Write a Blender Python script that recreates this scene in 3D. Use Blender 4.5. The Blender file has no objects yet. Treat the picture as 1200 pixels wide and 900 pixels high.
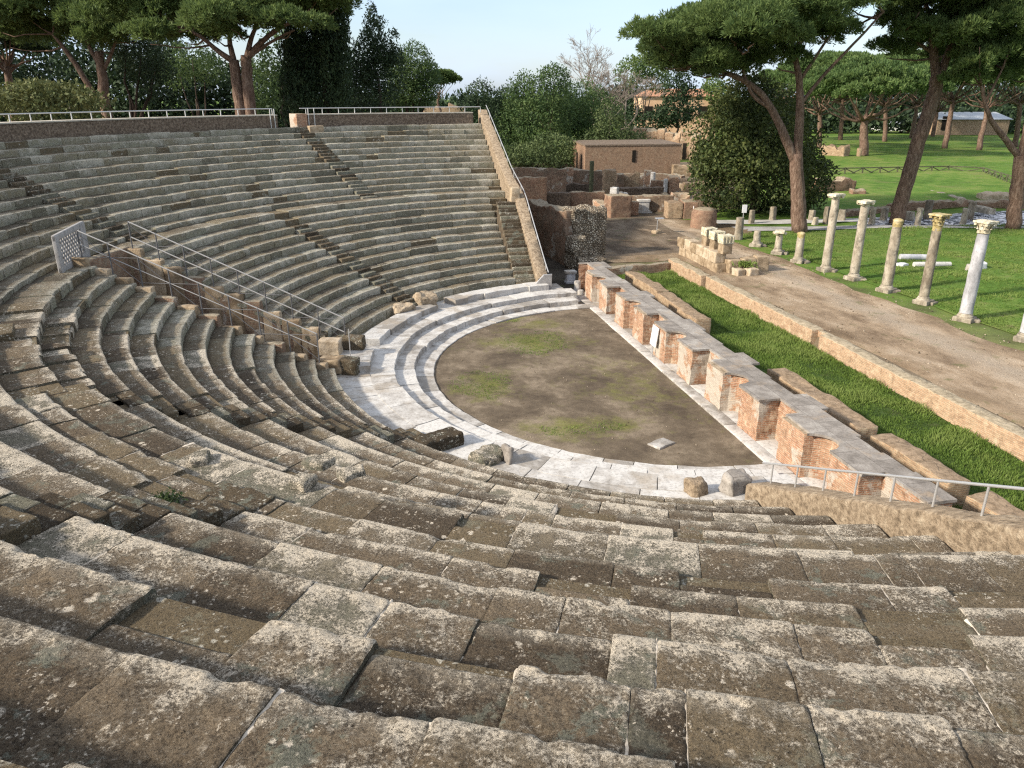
import bpy, math, random
import numpy as np
from mathutils import Vector
rng = np.random.default_rng(11)
random.seed(11)
R = math.radians
scene = bpy.context.scene
COL = scene.collection

# ------------------------------------------------------------------ camera model (metres; orchestra centre = origin, +x towards the stage)
FPX = 890.0; PITCH = R(20.9); YAW = R(11.5); EYE = (-11.76, -27.8, 10.5)
SP, CP = math.sin(PITCH), math.cos(PITCH)
def ray(u, v):
    D = FPX*SP + (v-450)*CP; F = FPX*CP - (v-450)*SP; L = u-600
    return ((F*math.sin(YAW)+L*math.cos(YAW))/F, (F*math.cos(YAW)-L*math.sin(YAW))/F, -D/F)
def at(u, v, z=0.0):
    x, y, d = ray(u, v); t = (z-EYE[2])/d
    return (EYE[0]+x*t, EYE[1]+y*t, z)
def atF(u, v, F):
    x, y, d = ray(u, v)
    return (EYE[0]+x*F, EYE[1]+y*F, EYE[2]+d*F)
def depth(x, y):
    return (x-EYE[0])*math.sin(YAW)+(y-EYE[1])*math.cos(YAW)

# ------------------------------------------------------------------ numpy noise
def _hash(ix, iy, iz, seed):
    h = (ix.astype(np.int64)*374761393 + iy.astype(np.int64)*668265263 + iz.astype(np.int64)*2147483647 + seed*1274126177) & 0xffffffff
    h = ((h ^ (h >> 13))*1274126177) & 0xffffffff
    h = ((h ^ (h >> 16))*2246822519) & 0xffffffff
    return ((h ^ (h >> 15)) & 0xffffff)/float(0xffffff)
def vnoise(p, seed=0):
    p = np.asarray(p, float); i = np.floor(p); f = p-i; f = f*f*(3-2*f)
    x, y, z = i[..., 0], i[..., 1], i[..., 2]; fx, fy, fz = f[..., 0], f[..., 1], f[..., 2]
    def h(a, b, c): return _hash(x+a, y+b, z+c, seed)
    c00 = h(0,0,0)*(1-fx)+h(1,0,0)*fx; c10 = h(0,1,0)*(1-fx)+h(1,1,0)*fx
    c01 = h(0,0,1)*(1-fx)+h(1,0,1)*fx; c11 = h(0,1,1)*(1-fx)+h(1,1,1)*fx
    return ((c00*(1-fy)+c10*fy)*(1-fz)+(c01*(1-fy)+c11*fy)*fz)*2-1
def fbm(p, octv=3, seed=0):
    p = np.asarray(p, float); s = 0; a = .5
    for o in range(octv):
        s = s + a*vnoise(p*(2.03**o)+o*17.3, seed+o); a *= .5
    return s
def sstep(x, a, b):
    t = np.clip((np.asarray(x, float)-a)/(b-a), 0, 1); return t*t*(3-2*t)

# ------------------------------------------------------------------ mesh builder
class MB:
    def __init__(self):
        self.V = []; self.n = 0; self.F = []; self.T = []; self.E = []
    def add(self, v, faces, mat=0, tint=.5, edge=.5):
        v = np.asarray(v, float).reshape(-1, 3); k = len(v)
        self.V.append(v)
        self.T.append(np.broadcast_to(np.asarray(tint, float), (k,)).copy())
        self.E.append(np.broadcast_to(np.asarray(edge, float), (k,)).copy())
        if not isinstance(faces, list) or (faces and np.isscalar(faces[0][0])):
            if isinstance(faces, list):
                by = {}
                for f in faces: by.setdefault(len(f), []).append(f)
                faces = [np.asarray(q) for q in by.values()]
            else: faces = [faces]
        for f in faces:
            f = np.asarray(f)
            self.F.append((f+self.n, mat))
        self.n += k
    def build(self, name, mats, parent=None, smooth=False, sharp=None):
        if not isinstance(mats, (list, tuple)): mats = [mats]
        me = bpy.data.meshes.new(name)
        V = np.concatenate(self.V)
        lt = np.concatenate([np.full(len(f), f.shape[1]) for f, m in self.F])
        lv = np.concatenate([f.reshape(-1) for f, m in self.F])
        mi = np.concatenate([np.full(len(f), m) for f, m in self.F])
        ls = np.concatenate([[0], np.cumsum(lt)[:-1]])
        me.vertices.add(len(V)); me.vertices.foreach_set('co', V.astype(np.float32).ravel())
        me.loops.add(len(lv)); me.loops.foreach_set('vertex_index', lv.astype(np.int32))
        me.polygons.add(len(lt)); me.polygons.foreach_set('loop_start', ls.astype(np.int32))
        me.polygons.foreach_set('loop_total', lt.astype(np.int32))
        me.polygons.foreach_set('material_index', mi.astype(np.int32))
        me.polygons.foreach_set('use_smooth', np.full(len(lt), smooth))
        for m in mats: me.materials.append(m)
        a = me.attributes.new('tint', 'FLOAT', 'POINT'); a.data.foreach_set('value', np.concatenate(self.T).astype(np.float32))
        a = me.attributes.new('edge', 'FLOAT', 'POINT'); a.data.foreach_set('value', np.concatenate(self.E).astype(np.float32))
        me.update(calc_edges=True); me.validate()
        if smooth and sharp:
            try: me.set_sharp_from_angle(angle=R(sharp))
            except Exception: pass
        o = bpy.data.objects.new(name, me); COL.objects.link(o)
        if parent: o.parent = parent
        return o
    # ---- shapes
    def grid(self, P, mat=0, tint=.5, edge=.5, flip=False):
        a, b = P.shape[:2]
        i = np.arange(a*b).reshape(a, b)
        q = np.stack([i[:-1, :-1], i[1:, :-1], i[1:, 1:], i[:-1, 1:]], -1).reshape(-1, 4)
        if flip: q = q[:, ::-1]
        e = edge if np.isscalar(edge) else np.asarray(edge).reshape(-1)
        self.add(P.reshape(-1, 3), q, mat, tint, e)
    def rbox(self, c, s, rz=0, step=.3, amp=.02, rnd=.03, freq=2.0, mat=0, tint=None, ragged=0, rfreq=1.2, seed=0, tilt=(0, 0), taper=0):
        """rough box: c = centre of the base, s = full size; rounded, displaced, optional ragged top"""
        s = np.asarray(s, float); h = s/2; rnd = min(rnd, .45*min(s))
        if tint is None: tint = rng.random()
        cr, sr = math.cos(rz), math.sin(rz)
        for ax in range(3):
            u, w = [(1, 2), (2, 0), (0, 1)][ax]
            nu = max(2, int(round(s[u]/step))+1); nw = max(2, int(round(s[w]/step))+1)
            def line(n, hh):
                t = np.linspace(-hh, hh, n)
                if rnd > 0: t = np.unique(np.concatenate([t, [-hh+rnd*.3, -hh+rnd, hh-rnd, hh-rnd*.3]]))
                return t
            U, W = np.meshgrid(line(nu, h[u]), line(nw, h[w]), indexing='ij')
            for sg in (-1, 1):
                if ax == 2 and sg == -1: continue
                P = np.zeros(U.shape+(3,)); P[..., u] = U; P[..., w] = W; P[..., ax] = sg*h[ax]
                if rnd > 0:
                    inn = np.clip(P, -(h-rnd), h-rnd); inn[..., 2] = np.clip(P[..., 2], -h[2], h[2]-rnd)
                    d = P-inn; L = np.linalg.norm(d, axis=-1, keepdims=True)+1e-9
                    P = inn+d/L*np.minimum(L, rnd)
                P[..., 2] += h[2]
                k = P[..., 2]/s[2]
                P[..., 0] *= 1-taper*k; P[..., 1] *= 1-taper*k
                if ragged:
                    rg = fbm(np.stack([P[..., 0]*rfreq+c[0], P[..., 1]*rfreq+c[1], P[..., 0]*0+seed], -1), 3, 5+seed)
                    P[..., 2] *= 1-ragged*np.clip(rg*1.4+.35, 0, 1)*k
                P[..., 0] += tilt[0]*P[..., 2]; P[..., 1] += tilt[1]*P[..., 2]
                Q = P.copy(); Q[..., 0] = c[0]+P[..., 0]*cr-P[..., 1]*sr; Q[..., 1] = c[1]+P[..., 0]*sr+P[..., 1]*cr; Q[..., 2] += c[2]
                if amp:
                    n3 = np.stack([fbm(Q*freq, 3, seed+1), fbm(Q*freq+31, 3, seed+2), fbm(Q*freq+57, 3, seed+3)], -1)
                    n3[..., 2] *= np.clip(P[..., 2]/(.15*s[2]), 0, 1)
                    Q += n3*amp*2
                self.grid(Q, mat, tint, .5, flip=(sg < 0))
    def wall(self, p0, p1, thick, z0, hgt, **k):
        dx, dy = p1[0]-p0[0], p1[1]-p0[1]; L = math.hypot(dx, dy)
        self.rbox(((p0[0]+p1[0])/2, (p0[1]+p1[1])/2, z0), (L, thick, hgt), math.atan2(dy, dx), **k)
    def tube(self, pts, rad, n=8, mat=0, tint=.5, caps=True, amp=0, freq=2):
        pts = np.asarray(pts, float); m = len(pts); rad = np.broadcast_to(np.asarray(rad, float), (m,))
        T = np.gradient(pts, axis=0); T /= np.linalg.norm(T, axis=1, keepdims=True)+1e-9
        ref = np.array([0, 0, 1.]) if abs(T[:, 2]).mean() < .8 else np.array([1., 0, 0])
        A = np.cross(T, ref); A /= np.linalg.norm(A, axis=1, keepdims=True)+1e-9; B = np.cross(T, A)
        th = np.linspace(0, 2*math.pi, n, endpoint=False)
        P = pts[:, None]+rad[:, None, None]*(np.cos(th)[None, :, None]*A[:, None]+np.sin(th)[None, :, None]*B[:, None])
        if amp:
            P = P+(P-pts[:, None])*fbm(P*freq, 2, 9)[..., None]*amp
        i = np.arange(m*n).reshape(m, n); j = np.roll(i, -1, 1)
        q = np.stack([i[:-1], i[1:], j[1:], j[:-1]], -1).reshape(-1, 4)
        fs = [q]
        if caps: fs += [i[0][None, :], i[-1][None, ::-1]]
        self.add(P.reshape(-1, 3), fs, mat, tint)
    def bar(self, a, b, r, n=6, **k): self.tube([a, ((np.asarray(a)+np.asarray(b))/2), b], r, n, **k)
    def lathe(self, prof, c=(0, 0, 0), n=20, mat=0, tint=.5, amp=0, freq=3, sx=1, sy=1, tilt=(0, 0), seed=0):
        pr = np.asarray(prof, float); th = np.linspace(0, 2*math.pi, n, endpoint=False)
        P = np.stack([pr[:, 0, None]*np.cos(th)*sx, pr[:, 0, None]*np.sin(th)*sy, np.broadcast_to(pr[:, 1, None], (len(pr), n))], -1)
        P[..., 0] += tilt[0]*P[..., 2]; P[..., 1] += tilt[1]*P[..., 2]
        P = P+np.asarray(c, float)
        if amp:
            d = fbm(P*freq, 3, seed)[..., None]*amp*2
            C = P.mean(1, keepdims=True); N = P-C; N /= np.linalg.norm(N, axis=-1, keepdims=True)+1e-6
            P = P+N*d
        i = np.arange(len(pr)*n).reshape(len(pr), n); j = np.roll(i, -1, 1)
        q = np.stack([i[:-1], j[:-1], j[1:], i[1:]], -1).reshape(-1, 4)
        self.add(P.reshape(-1, 3), [q, i[-1][None, :], i[0][None, ::-1]], mat, tint)
    def prism(self, poly, z0, z1, mat=0, tint=.5, topmat=None):
        p = np.asarray(poly, float); n = len(p)
        a = np.c_[p, np.full(n, z0)]; b = np.c_[p, np.full(n, z1)]
        i = np.arange(n); j = (i+1) % n
        self.add(np.r_[a, b], np.stack([i, j, j+n, i+n], -1), mat, tint)
        self.add(b, np.arange(n)[None, :], mat if topmat is None else topmat, tint)
    def blades(self, P, Dr, L, W, tint, mat=0):
        """diamond shaped leaf quads from points P along directions Dr"""
        N = len(P)
        Dr = Dr/(np.linalg.norm(Dr, axis=1, keepdims=True)+1e-9)
        S = np.cross(Dr, rng.normal(size=(N, 3))); S /= np.linalg.norm(S, axis=1, keepdims=True)+1e-9
        L = np.broadcast_to(L, (N,))[:, None]; W = np.broadcast_to(W, (N,))[:, None]
        v = np.stack([P, P+Dr*L*.55+S*W*.5, P+Dr*L, P+Dr*L*.55-S*W*.5], 1)
        f = np.arange(N*4).reshape(N, 4)
        self.add(v.reshape(-1, 3), f, mat, np.repeat(np.broadcast_to(tint, (N,)), 4), np.tile([0, .5, 1, .5], N))

# ------------------------------------------------------------------ tagging
def tag(o, label=None, cat=None, group=None, kind=None):
    if label: o['label'] = label
    if cat: o['category'] = cat
    if group: o['group'] = group
    if kind or label: o['kind'] = kind or 'thing'
    return o
def thing(name, label, cat, loc=(0, 0, 0), group=None):
    o = bpy.data.objects.new(name, None); COL.objects.link(o); o.location = loc; o.empty_display_size = .3
    return tag(o, label, cat, group)
def hold(o, parent):
    """parent a mesh made in world coordinates under an Empty that stands at the thing's base"""
    o.parent = parent; o.location = (-parent.location[0], -parent.location[1], -parent.location[2])
    return o

# ------------------------------------------------------------------ materials
class NT:
    def __init__(self, name, rough=.9, spec=.25):
        self.m = bpy.data.materials.new(name); self.m.use_nodes = True
        self.t = self.m.node_tree; self.b = self.t.nodes['Principled BSDF']
        self.b.inputs['Roughness'].default_value = rough
        self.b.inputs['Specular IOR Level'].default_value = spec
        self.geo = self.t.nodes.new('ShaderNodeNewGeometry')
        self.pos = self.geo.outputs['Position']
    def set(self, sock, v):
        if isinstance(v, bpy.types.NodeSocket): self.t.links.new(v, sock)
        elif isinstance(v, (tuple, list)) and len(v) == 3 and sock.type == 'RGBA': sock.default_value = (*v, 1)
        else: sock.default_value = v
    def noise(self, sc, det=4, rough=.55, vec=None, dist=0, out='Fac'):
        n = self.t.nodes.new('ShaderNodeTexNoise'); self.set(n.inputs['Vector'], vec or self.pos)
        n.inputs['Scale'].default_value = sc; n.inputs['Detail'].default_value = det
        n.inputs['Roughness'].default_value = rough; n.inputs['Distortion'].default_value = dist
        return n.outputs[out]
    def voro(self, sc, vec=None, feat='F1', rnd=1.0, out='Distance'):
        n = self.t.nodes.new('ShaderNodeTexVoronoi'); n.feature = feat; self.set(n.inputs['Vector'], vec or self.pos)
        n.inputs['Scale'].default_value = sc; n.inputs['Randomness'].default_value = rnd
        return n.outputs[out]
    def ramp(self, fac, stops, interp='LINEAR'):
        n = self.t.nodes.new('ShaderNodeValToRGB'); self.set(n.inputs[0], fac); cr = n.color_ramp; cr.interpolation = interp
        while len(cr.elements) < len(stops): cr.elements.new(.5)
        for e, (p, c) in zip(cr.elements, stops):
            e.position = p; e.color = (c, c, c, 1) if np.isscalar(c) else (*c, 1)
        return n.outputs[0]
    def math(self, op, a, b=0.0, clamp=False):
        n = self.t.nodes.new('ShaderNodeMath'); n.operation = op; n.use_clamp = clamp
        self.set(n.inputs[0], a); self.set(n.inputs[1], b); return n.outputs[0]
    def mix(self, fac, a, b, mode='MIX'):
        n = self.t.nodes.new('ShaderNodeMix'); n.data_type = 'RGBA'; n.blend_type = mode
        self.set(n.inputs[0], fac); self.set(n.inputs[6], a); self.set(n.inputs[7], b); return n.outputs[2]
    def attr(self, name):
        n = self.t.nodes.new('ShaderNodeAttribute'); n.attribute_name = name; return n.outputs['Fac']
    def xyz(self, sock):
        n = self.t.nodes.new('ShaderNodeSeparateXYZ'); self.set(n.inputs[0], sock); return n.outputs
    def comb(self, x, y, z):
        n = self.t.nodes.new('ShaderNodeCombineXYZ')
        for i, v in enumerate((x, y, z)): self.set(n.inputs[i], v)
        return n.outputs[0]
    def scale(self, sx, sy, sz, vec=None):
        n = self.t.nodes.new('ShaderNodeMapping'); n.vector_type = 'POINT'; self.set(n.inputs[0], vec or self.pos)
        n.inputs['Scale'].default_value = (sx, sy, sz); return n.outputs[0]
    def bump(self, h, strength=.5, dist=.02, prev=None):
        n = self.t.nodes.new('ShaderNodeBump'); self.set(n.inputs['Height'], h)
        n.inputs['Strength'].default_value = strength; n.inputs['Distance'].default_value = dist
        if prev is not None: self.t.links.new(prev, n.inputs['Normal'])
        return n.outputs[0]
    def done(self, col, normal=None, rough=None):
        self.set(self.b.inputs['Base Color'], col)
        if normal is not None: self.t.links.new(normal, self.b.inputs['Normal'])
        if rough is not None: self.set(self.b.inputs['Roughness'], rough)
        return self.m

def mat_tufa(name, dark, mid, light, lichen=(.46, .43, .35), lich_lo=.53, lich_hi=.60, green=(.20, .21, .165), soil_shade=(.105, .078, .048), vert=(.17, .175, .13), vert_amt=.55, edge_amt=.22, contrast=1.0, rim=.35):
    N = NT(name, .93, .15)
    tint = N.attr('tint'); edge = N.attr('edge')
    big = N.noise(.9, 3); med = N.noise(5.5, 8, .68); fine = N.noise(34, 8, .78); gr = N.noise(120, 3, .7)
    tv = N.math('MULTIPLY', N.math('SUBTRACT', tint, .5), .5)
    base = N.ramp(N.math('ADD', N.math('SUBTRACT', N.math('ADD', N.math('MULTIPLY', med, .5), N.math('MULTIPLY', fine, .8)), .275), tv), [(.14, dark), (.36, mid), (.60, light)])
    base = N.mix(N.ramp(big, [(.42, 0.), (.62, .45)]), base, soil_shade)
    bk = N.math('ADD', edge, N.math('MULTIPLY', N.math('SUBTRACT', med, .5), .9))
    base = N.mix(N.ramp(bk, [(.30, 0.), (.70, .55)]), base, tuple(q*.8 for q in soil_shade))  # soil at the tread's back, darkened further to paint in riser shade
    nz = N.math('ABSOLUTE', N.xyz(N.geo.outputs['True Normal'])[2])
    up = N.math('MULTIPLY', N.ramp(nz, [(.35, 1.), (.75, 0.)]), N.ramp(med, [(.3, .45), (.6, 1.)]))
    base = N.mix(N.math('MULTIPLY', up, vert_amt), base, vert)
    # grey-green flat lichen
    g = N.math('ADD', N.noise(2.0, 7, .7, dist=.3), N.math('MULTIPLY', N.math('SUBTRACT', fine, .5), .22))
    base = N.mix(N.ramp(g, [(.565, 0.), (.61, .8*contrast)]), base, green)
    base = N.mix(N.ramp(tint, [(.76, 0.), (.82, .55)]), base, N.mix(fine, green, (green[0]*1.35, green[1]*1.35, green[2]*1.3)))
    base = N.mix(N.ramp(tint, [(.16, .5), (.24, 0.)]), base, dark)
    base = N.mix(N.ramp(N.math('ABSOLUTE', N.math('SUBTRACT', tint, .38)), [(.05, .45), (.08, 0.)]), base, (.26, .205, .125))
    # pale crust lichen broken up into granules, thickest along the worn front edge
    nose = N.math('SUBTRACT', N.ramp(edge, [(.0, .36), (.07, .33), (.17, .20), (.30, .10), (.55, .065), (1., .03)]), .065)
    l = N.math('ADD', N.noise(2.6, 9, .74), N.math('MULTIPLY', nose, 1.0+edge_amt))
    l = N.math('ADD', l, N.math('MULTIPLY', N.math('SUBTRACT', tint, .5), .26))
    l = N.math('ADD', l, N.math('MULTIPLY', N.math('SUBTRACT', fine, .5), .8*contrast))
    l = N.math('ADD', l, N.math('MULTIPLY', N.math('SUBTRACT', gr, .5), .22*contrast))
    lm = N.ramp(l, [(lich_lo, 0.), (lich_hi, .9)])
    base = N.mix(lm, base, N.mix(N.noise(18, 4), lichen, (lichen[0]*1.3, lichen[1]*1.3, lichen[2]*1.33)))
    # round white lichen spots of two sizes
    def warp(k):
        wv = N.t.nodes.new('ShaderNodeVectorMath'); wv.operation = 'ADD'; N.set(wv.inputs[0], N.pos)
        ns = N.t.nodes.new('ShaderNodeVectorMath'); ns.operation = 'SCALE'; N.set(ns.inputs[0], N.noise(11, 4, .7, out='Color')); ns.inputs['Scale'].default_value = k
        N.t.links.new(ns.outputs[0], wv.inputs[1]); return wv.outputs[0]
    wp = warp(.13)
    for sc, r0, r1, lo, hi in ((4.6, .15, .22, .50, .57), (11, .20, .30, .53, .60), (27, .22, .34, .535, .60)):
        sp = N.voro(sc, vec=wp); sel = N.noise(max(.9, sc*.11), 4, .65)
        sm = N.math('MULTIPLY', N.ramp(sp, [(r0, 1.), (r1, 0.)]), N.ramp(sel, [(lo, 0.), (hi, .9*contrast)]))
        sm = N.math('MULTIPLY', sm, N.ramp(fine, [(.36, .15), (.5, 1.)]))
        base = N.mix(sm, base, (lichen[0]*1.35, lichen[1]*1.36, lichen[2]*1.4))
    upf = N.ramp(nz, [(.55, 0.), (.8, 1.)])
    rm = N.math('MULTIPLY', N.math('MULTIPLY', N.ramp(edge, [(.05, rim), (.22, 0.)]), upf), N.ramp(N.noise(3.5, 6, .7), [(.36, .1), (.52, 1.)]))  # sunlit nose highlight painted into the colour of upward faces
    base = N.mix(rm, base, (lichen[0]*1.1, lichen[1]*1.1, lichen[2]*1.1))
    base = N.mix(N.math('MULTIPLY', N.ramp(edge, [(.72, 0.), (.95, rim)]), upf), base, (.05, .038, .026))  # shade line at the riser foot painted onto the back of the tread
    # dark fissures, pits
    pit2 = N.noise(14, 6, .78)
    base = N.mix(N.ramp(pit2, [(.32, .8), (.43, 0.)]), base, (.028, .023, .018))
    pv = N.voro(46, vec=wp)
    base = N.mix(N.math('MULTIPLY', N.ramp(pv, [(.14, .85*contrast), (.26, 0.)]), N.ramp(N.noise(6, 3), [(.42, 0.), (.55, 1.)])), base, (.022, .018, .014))
    base = N.mix(N.ramp(fine, [(.34, .75), (.5, 0.)]), base, (.035, .029, .022))
    pv3 = N.voro(21, vec=wp); base = N.mix(N.math('MULTIPLY', N.ramp(pv3, [(.10, .8*contrast), (.20, 0.)]), N.ramp(N.noise(2.2, 4), [(.45, 0.), (.58, 1.)])), base, (.025, .02, .015))
    gl = N.noise(55, 5, .8); base = N.mix(N.ramp(gl, [(.56, 0.), (.66, .5*contrast)]), base, (lichen[0]*.8, lichen[1]*.8, lichen[2]*.8))
    h = N.math('ADD', N.math('MULTIPLY', fine, .7), N.math('MULTIPLY', pit2, 1.0))
    h = N.math('ADD', h, N.math('MULTIPLY', lm, .2)); h = N.math('ADD', h, N.math('MULTIPLY', N.ramp(pv, [(.1, 0.), (.3, 1.)]), .25))
    nb = N.bump(h, 1.0, .06); nb = N.bump(gr, .7, .012, nb)
    return N.done(base, nb)

def brick_uv(N):
    p = N.xyz(N.pos); n = N.xyz(N.geo.outputs['True Normal'])
    ax = N.math('ABSOLUTE', n[0]); ay = N.math('ABSOLUTE', n[1])
    s = N.math('GREATER_THAN', ax, ay)
    u = N.math('ADD', N.math('MULTIPLY', p[1], s), N.math('MULTIPLY', p[0], N.math('SUBTRACT', 1.0, s)))
    return N.comb(u, p[2], 0.0), n
def mat_brick(name, c1, c2, mortar, top=(.30, .25, .18), stain=.5, bw=.27, rh=.062, stainc=(.16, .13, .10), plaster=0.0):
    N = NT(name, .92, .15)
    uv, n = brick_uv(N)
    w = N.t.nodes.new('ShaderNodeVectorMath'); w.operation = 'ADD'; N.set(w.inputs[0], uv)
    q = N.t.nodes.new('ShaderNodeVectorMath'); q.operation = 'SCALE'; N.set(q.inputs[0], N.noise(3, 2, out='Color')); q.inputs['Scale'].default_value = .05
    N.t.links.new(q.outputs[0], w.inputs[1])
    br = N.t.nodes.new('ShaderNodeTexBrick'); N.set(br.inputs['Vector'], w.outputs[0])
    br.inputs['Scale'].default_value = 1; br.inputs['Brick Width'].default_value = bw; br.inputs['Row Height'].default_value = rh
    br.inputs['Mortar Size'].default_value = .011; br.inputs['Mortar Smooth'].default_value = .3; br.inputs['Bias'].default_value = 0
    N.set(br.inputs['Color1'], c1); N.set(br.inputs['Color2'], c2); N.set(br.inputs['Mortar'], mortar)
    col = br.outputs['Color']
    blk = N.noise(9, 3, vec=N.scale(.4, .4, 1.8))
    col = N.mix(N.ramp(blk, [(.35, .55), (.6, 0.)]), col, (c1[0]*.45, c1[1]*.42, c1[2]*.42))
    col = N.mix(N.ramp(N.noise(1.3, 5, .65), [(.42, 0.), (.66, stain)]), col, stainc)
    col = N.mix(N.ramp(N.noise(2.7, 6, .6, dist=.4), [(.56, 0.), (.66, .7)]), col, (mortar[0]*1.05, mortar[1], mortar[2]*.95))
    rr = N.noise(4.2, 9, .8)
    col = N.mix(N.ramp(rr, [(.36, .7), (.48, 0.)]), col, (c1[0]*.32, c1[1]*.32, c1[2]*.33))
    col = N.mix(N.ramp(rr, [(.55, 0.), (.68, .6)]), col, (mortar[0]*1.1, mortar[1]*1.08, mortar[2]))
    if plaster:
        pz = N.noise(.8, 5, .6)
        col = N.mix(N.ramp(pz, [(.62-plaster*.3, 0.), (.66-plaster*.3, .85)]), col, (.44, .40, .34))
    isup = N.ramp(n[2], [(.5, 0.), (.75, 1.)])
    tcol = N.ramp(N.noise(5, 6, .7), [(.3, (top[0]*.45, top[1]*.43, top[2]*.4)), (.55, top), (.75, (top[0]*1.3, top[1]*1.3, top[2]*1.35))])
    col = N.mix(isup, col, tcol)
    h = N.math('ADD', N.math('MULTIPLY', br.outputs['Fac'], -.8), N.math('MULTIPLY', N.noise(22, 5, .7), .9))
    return N.done(col, N.bump(h, .8, .03))

def mat_simple(name, stops, sc=4, det=6, rough=.9, bump=.5, bd=.02, fine=20, tintw=.3, spec=.2, vec=None, over=None):
    N = NT(name, rough, spec)
    v = N.scale(*vec) if vec else None
    f = N.math('ADD', N.noise(sc, det, .62, vec=v), N.math('MULTIPLY', N.math('SUBTRACT', N.attr('tint'), .5), tintw))
    c = N.ramp(f, stops)
    if over: c = N.mix(N.ramp(N.noise(over[0], 6, .65), [(over[1], 0.), (over[2], over[3])]), c, over[4])
    fn = N.noise(fine, 5, .7, vec=v)
    c = N.mix(N.ramp(fn, [(.32, .5), (.5, 0.)]), c, tuple(x*.45 for x in stops[0][1]))
    return N.done(c, N.bump(N.math('ADD', fn, f), bump, bd))

def mat_leaf(name, dark, mid, light, trans=.25, nsc=.35):
    N = NT(name, .65, .25)
    f = N.math('ADD', N.math('MULTIPLY', N.attr('tint'), .6), N.math('MULTIPLY', N.noise(nsc, 2), .5))
    c = N.ramp(f, [(.25, dark), (.5, mid), (.8, light)])
    N.set(N.b.inputs['Base Color'], c)
    tr = N.t.nodes.new('ShaderNodeBsdfTranslucent'); N.set(tr.inputs[0], N.mix(.5, c, light))
    mx = N.t.nodes.new('ShaderNodeMixShader'); mx.inputs[0].default_value = trans
    N.t.links.new(N.b.outputs[0], mx.inputs[1]); N.t.links.new(tr.outputs[0], mx.inputs[2])
    out = [n for n in N.t.nodes if n.type == 'OUTPUT_MATERIAL'][0]
    N.t.links.new(mx.outputs[0], out.inputs[0])
    return N.m

M = {}
M['tufa'] = mat_tufa('weathered_tufa', (.07, .053, .037), (.195, .149, .10), (.32, .258, .182), lichen=(.62, .545, .43), lich_lo=.56, lich_hi=.68, edge_amt=-.3, soil_shade=(.13, .096, .06))
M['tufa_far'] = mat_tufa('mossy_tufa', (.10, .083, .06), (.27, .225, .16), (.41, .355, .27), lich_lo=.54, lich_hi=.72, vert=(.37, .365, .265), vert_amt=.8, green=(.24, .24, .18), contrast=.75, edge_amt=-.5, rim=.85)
M['step'] = mat_tufa('worn_step_tufa', (.05, .037, .024), (.13, .097, .060), (.20, .155, .10), lich_lo=.62, lich_hi=.72, vert=(.10, .08, .05), vert_amt=.4)
M['core'] = mat_simple('earth_core', [(.3, (.045, .034, .024)), (.5, (.10, .077, .052)), (.7, (.16, .125, .085))], 3, bump=.8, bd=.04)
M['mortar'] = mat_simple('lime_mortar', [(.3, (.30, .26, .21)), (.55, (.54, .48, .40))], 9, rough=.95)
M['rubble'] = mat_simple('ochre_rubble', [(.3, (.13, .098, .066)), (.5, (.28, .215, .148)), (.72, (.42, .345, .25))], 7, 7, bump=1, bd=.05, fine=16)
M['darkwall'] = mat_simple('dark_tufa_masonry', [(.3, (.06, .045, .034)), (.5, (.17, .128, .095)), (.7, (.30, .24, .18))], 9, 7, bump=1, bd=.05, fine=22)
M['coping'] = mat_simple('pale_coping', [(.3, (.30, .27, .22)), (.6, (.50, .46, .39))], 4)
M['marble'] = mat_simple('old_marble', [(.30, (.25, .23, .205)), (.40, (.36, .34, .315)), (.58, (.505, .49, .465))], 1.9, 9, rough=.7, bump=.4, bd=.015, fine=11, tintw=.45, over=(.8, .53, .68, .7, (.31, .26, .20)))
M['greymarble'] = mat_simple('grey_marble', [(.3, (.26, .26, .27)), (.5, (.44, .44, .46)), (.7, (.60, .60, .62))], 2.2, 8, rough=.6, bump=.3, bd=.01, vec=(1, 1, .4))
def mat_slab():
    N = NT('grey_slab_cap', .8, .2)
    q = N.xyz(N.pos); br = N.t.nodes.new('ShaderNodeTexBrick'); N.set(br.inputs['Vector'], N.comb(q[1], N.math('ADD', q[0], .35), 0.0))
    br.inputs['Scale'].default_value = 1; br.inputs['Brick Width'].default_value = 1.28; br.inputs['Row Height'].default_value = .72; br.inputs['Mortar Size'].default_value = .008
    N.set(br.inputs['Color1'], (.2, .2, .2)); N.set(br.inputs['Color2'], (.8, .8, .8)); N.set(br.inputs['Mortar'], (.5, .5, .5))
    cc = N.xyz(br.outputs['Color'])[0]; d = N.math('SUBTRACT', 1.0, br.outputs['Fac'])
    f = N.math('ADD', N.math('MULTIPLY', N.noise(2.5, 8, .65), .7), N.math('MULTIPLY', cc, .3))
    c = N.ramp(f, [(.3, (.13, .115, .10)), (.5, (.25, .225, .20)), (.68, (.37, .345, .31))])
    c = N.mix(N.math('MULTIPLY', br.outputs['Fac'], .6), c, (.06, .05, .04))
    c = N.mix(N.ramp(N.noise(1.2, 6, .65), [(.56, 0.), (.68, .7)]), c, (.31, .24, .17))
    fn = N.noise(16, 6, .7); c = N.mix(N.ramp(fn, [(.32, .55), (.5, 0.)]), c, (.06, .052, .045))
    return N.done(c, N.bump(N.math('ADD', fn, d), .5, .02))
M['slabcap'] = mat_slab()
M['column'] = mat_simple('column_stone', [(.3, (.14, .115, .085)), (.5, (.30, .26, .20)), (.7, (.44, .395, .32))], 3.0, 7, bump=.6, bd=.02, vec=(1, 1, .45), over=(2.2, .52, .62, .7, (.14, .125, .10)))
M['yellow'] = mat_simple('yellow_lichen_stone', [(.3, (.20, .165, .09)), (.5, (.38, .30, .125)), (.7, (.46, .41, .29))], 5, 6, bump=.7, bd=.03)
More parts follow.
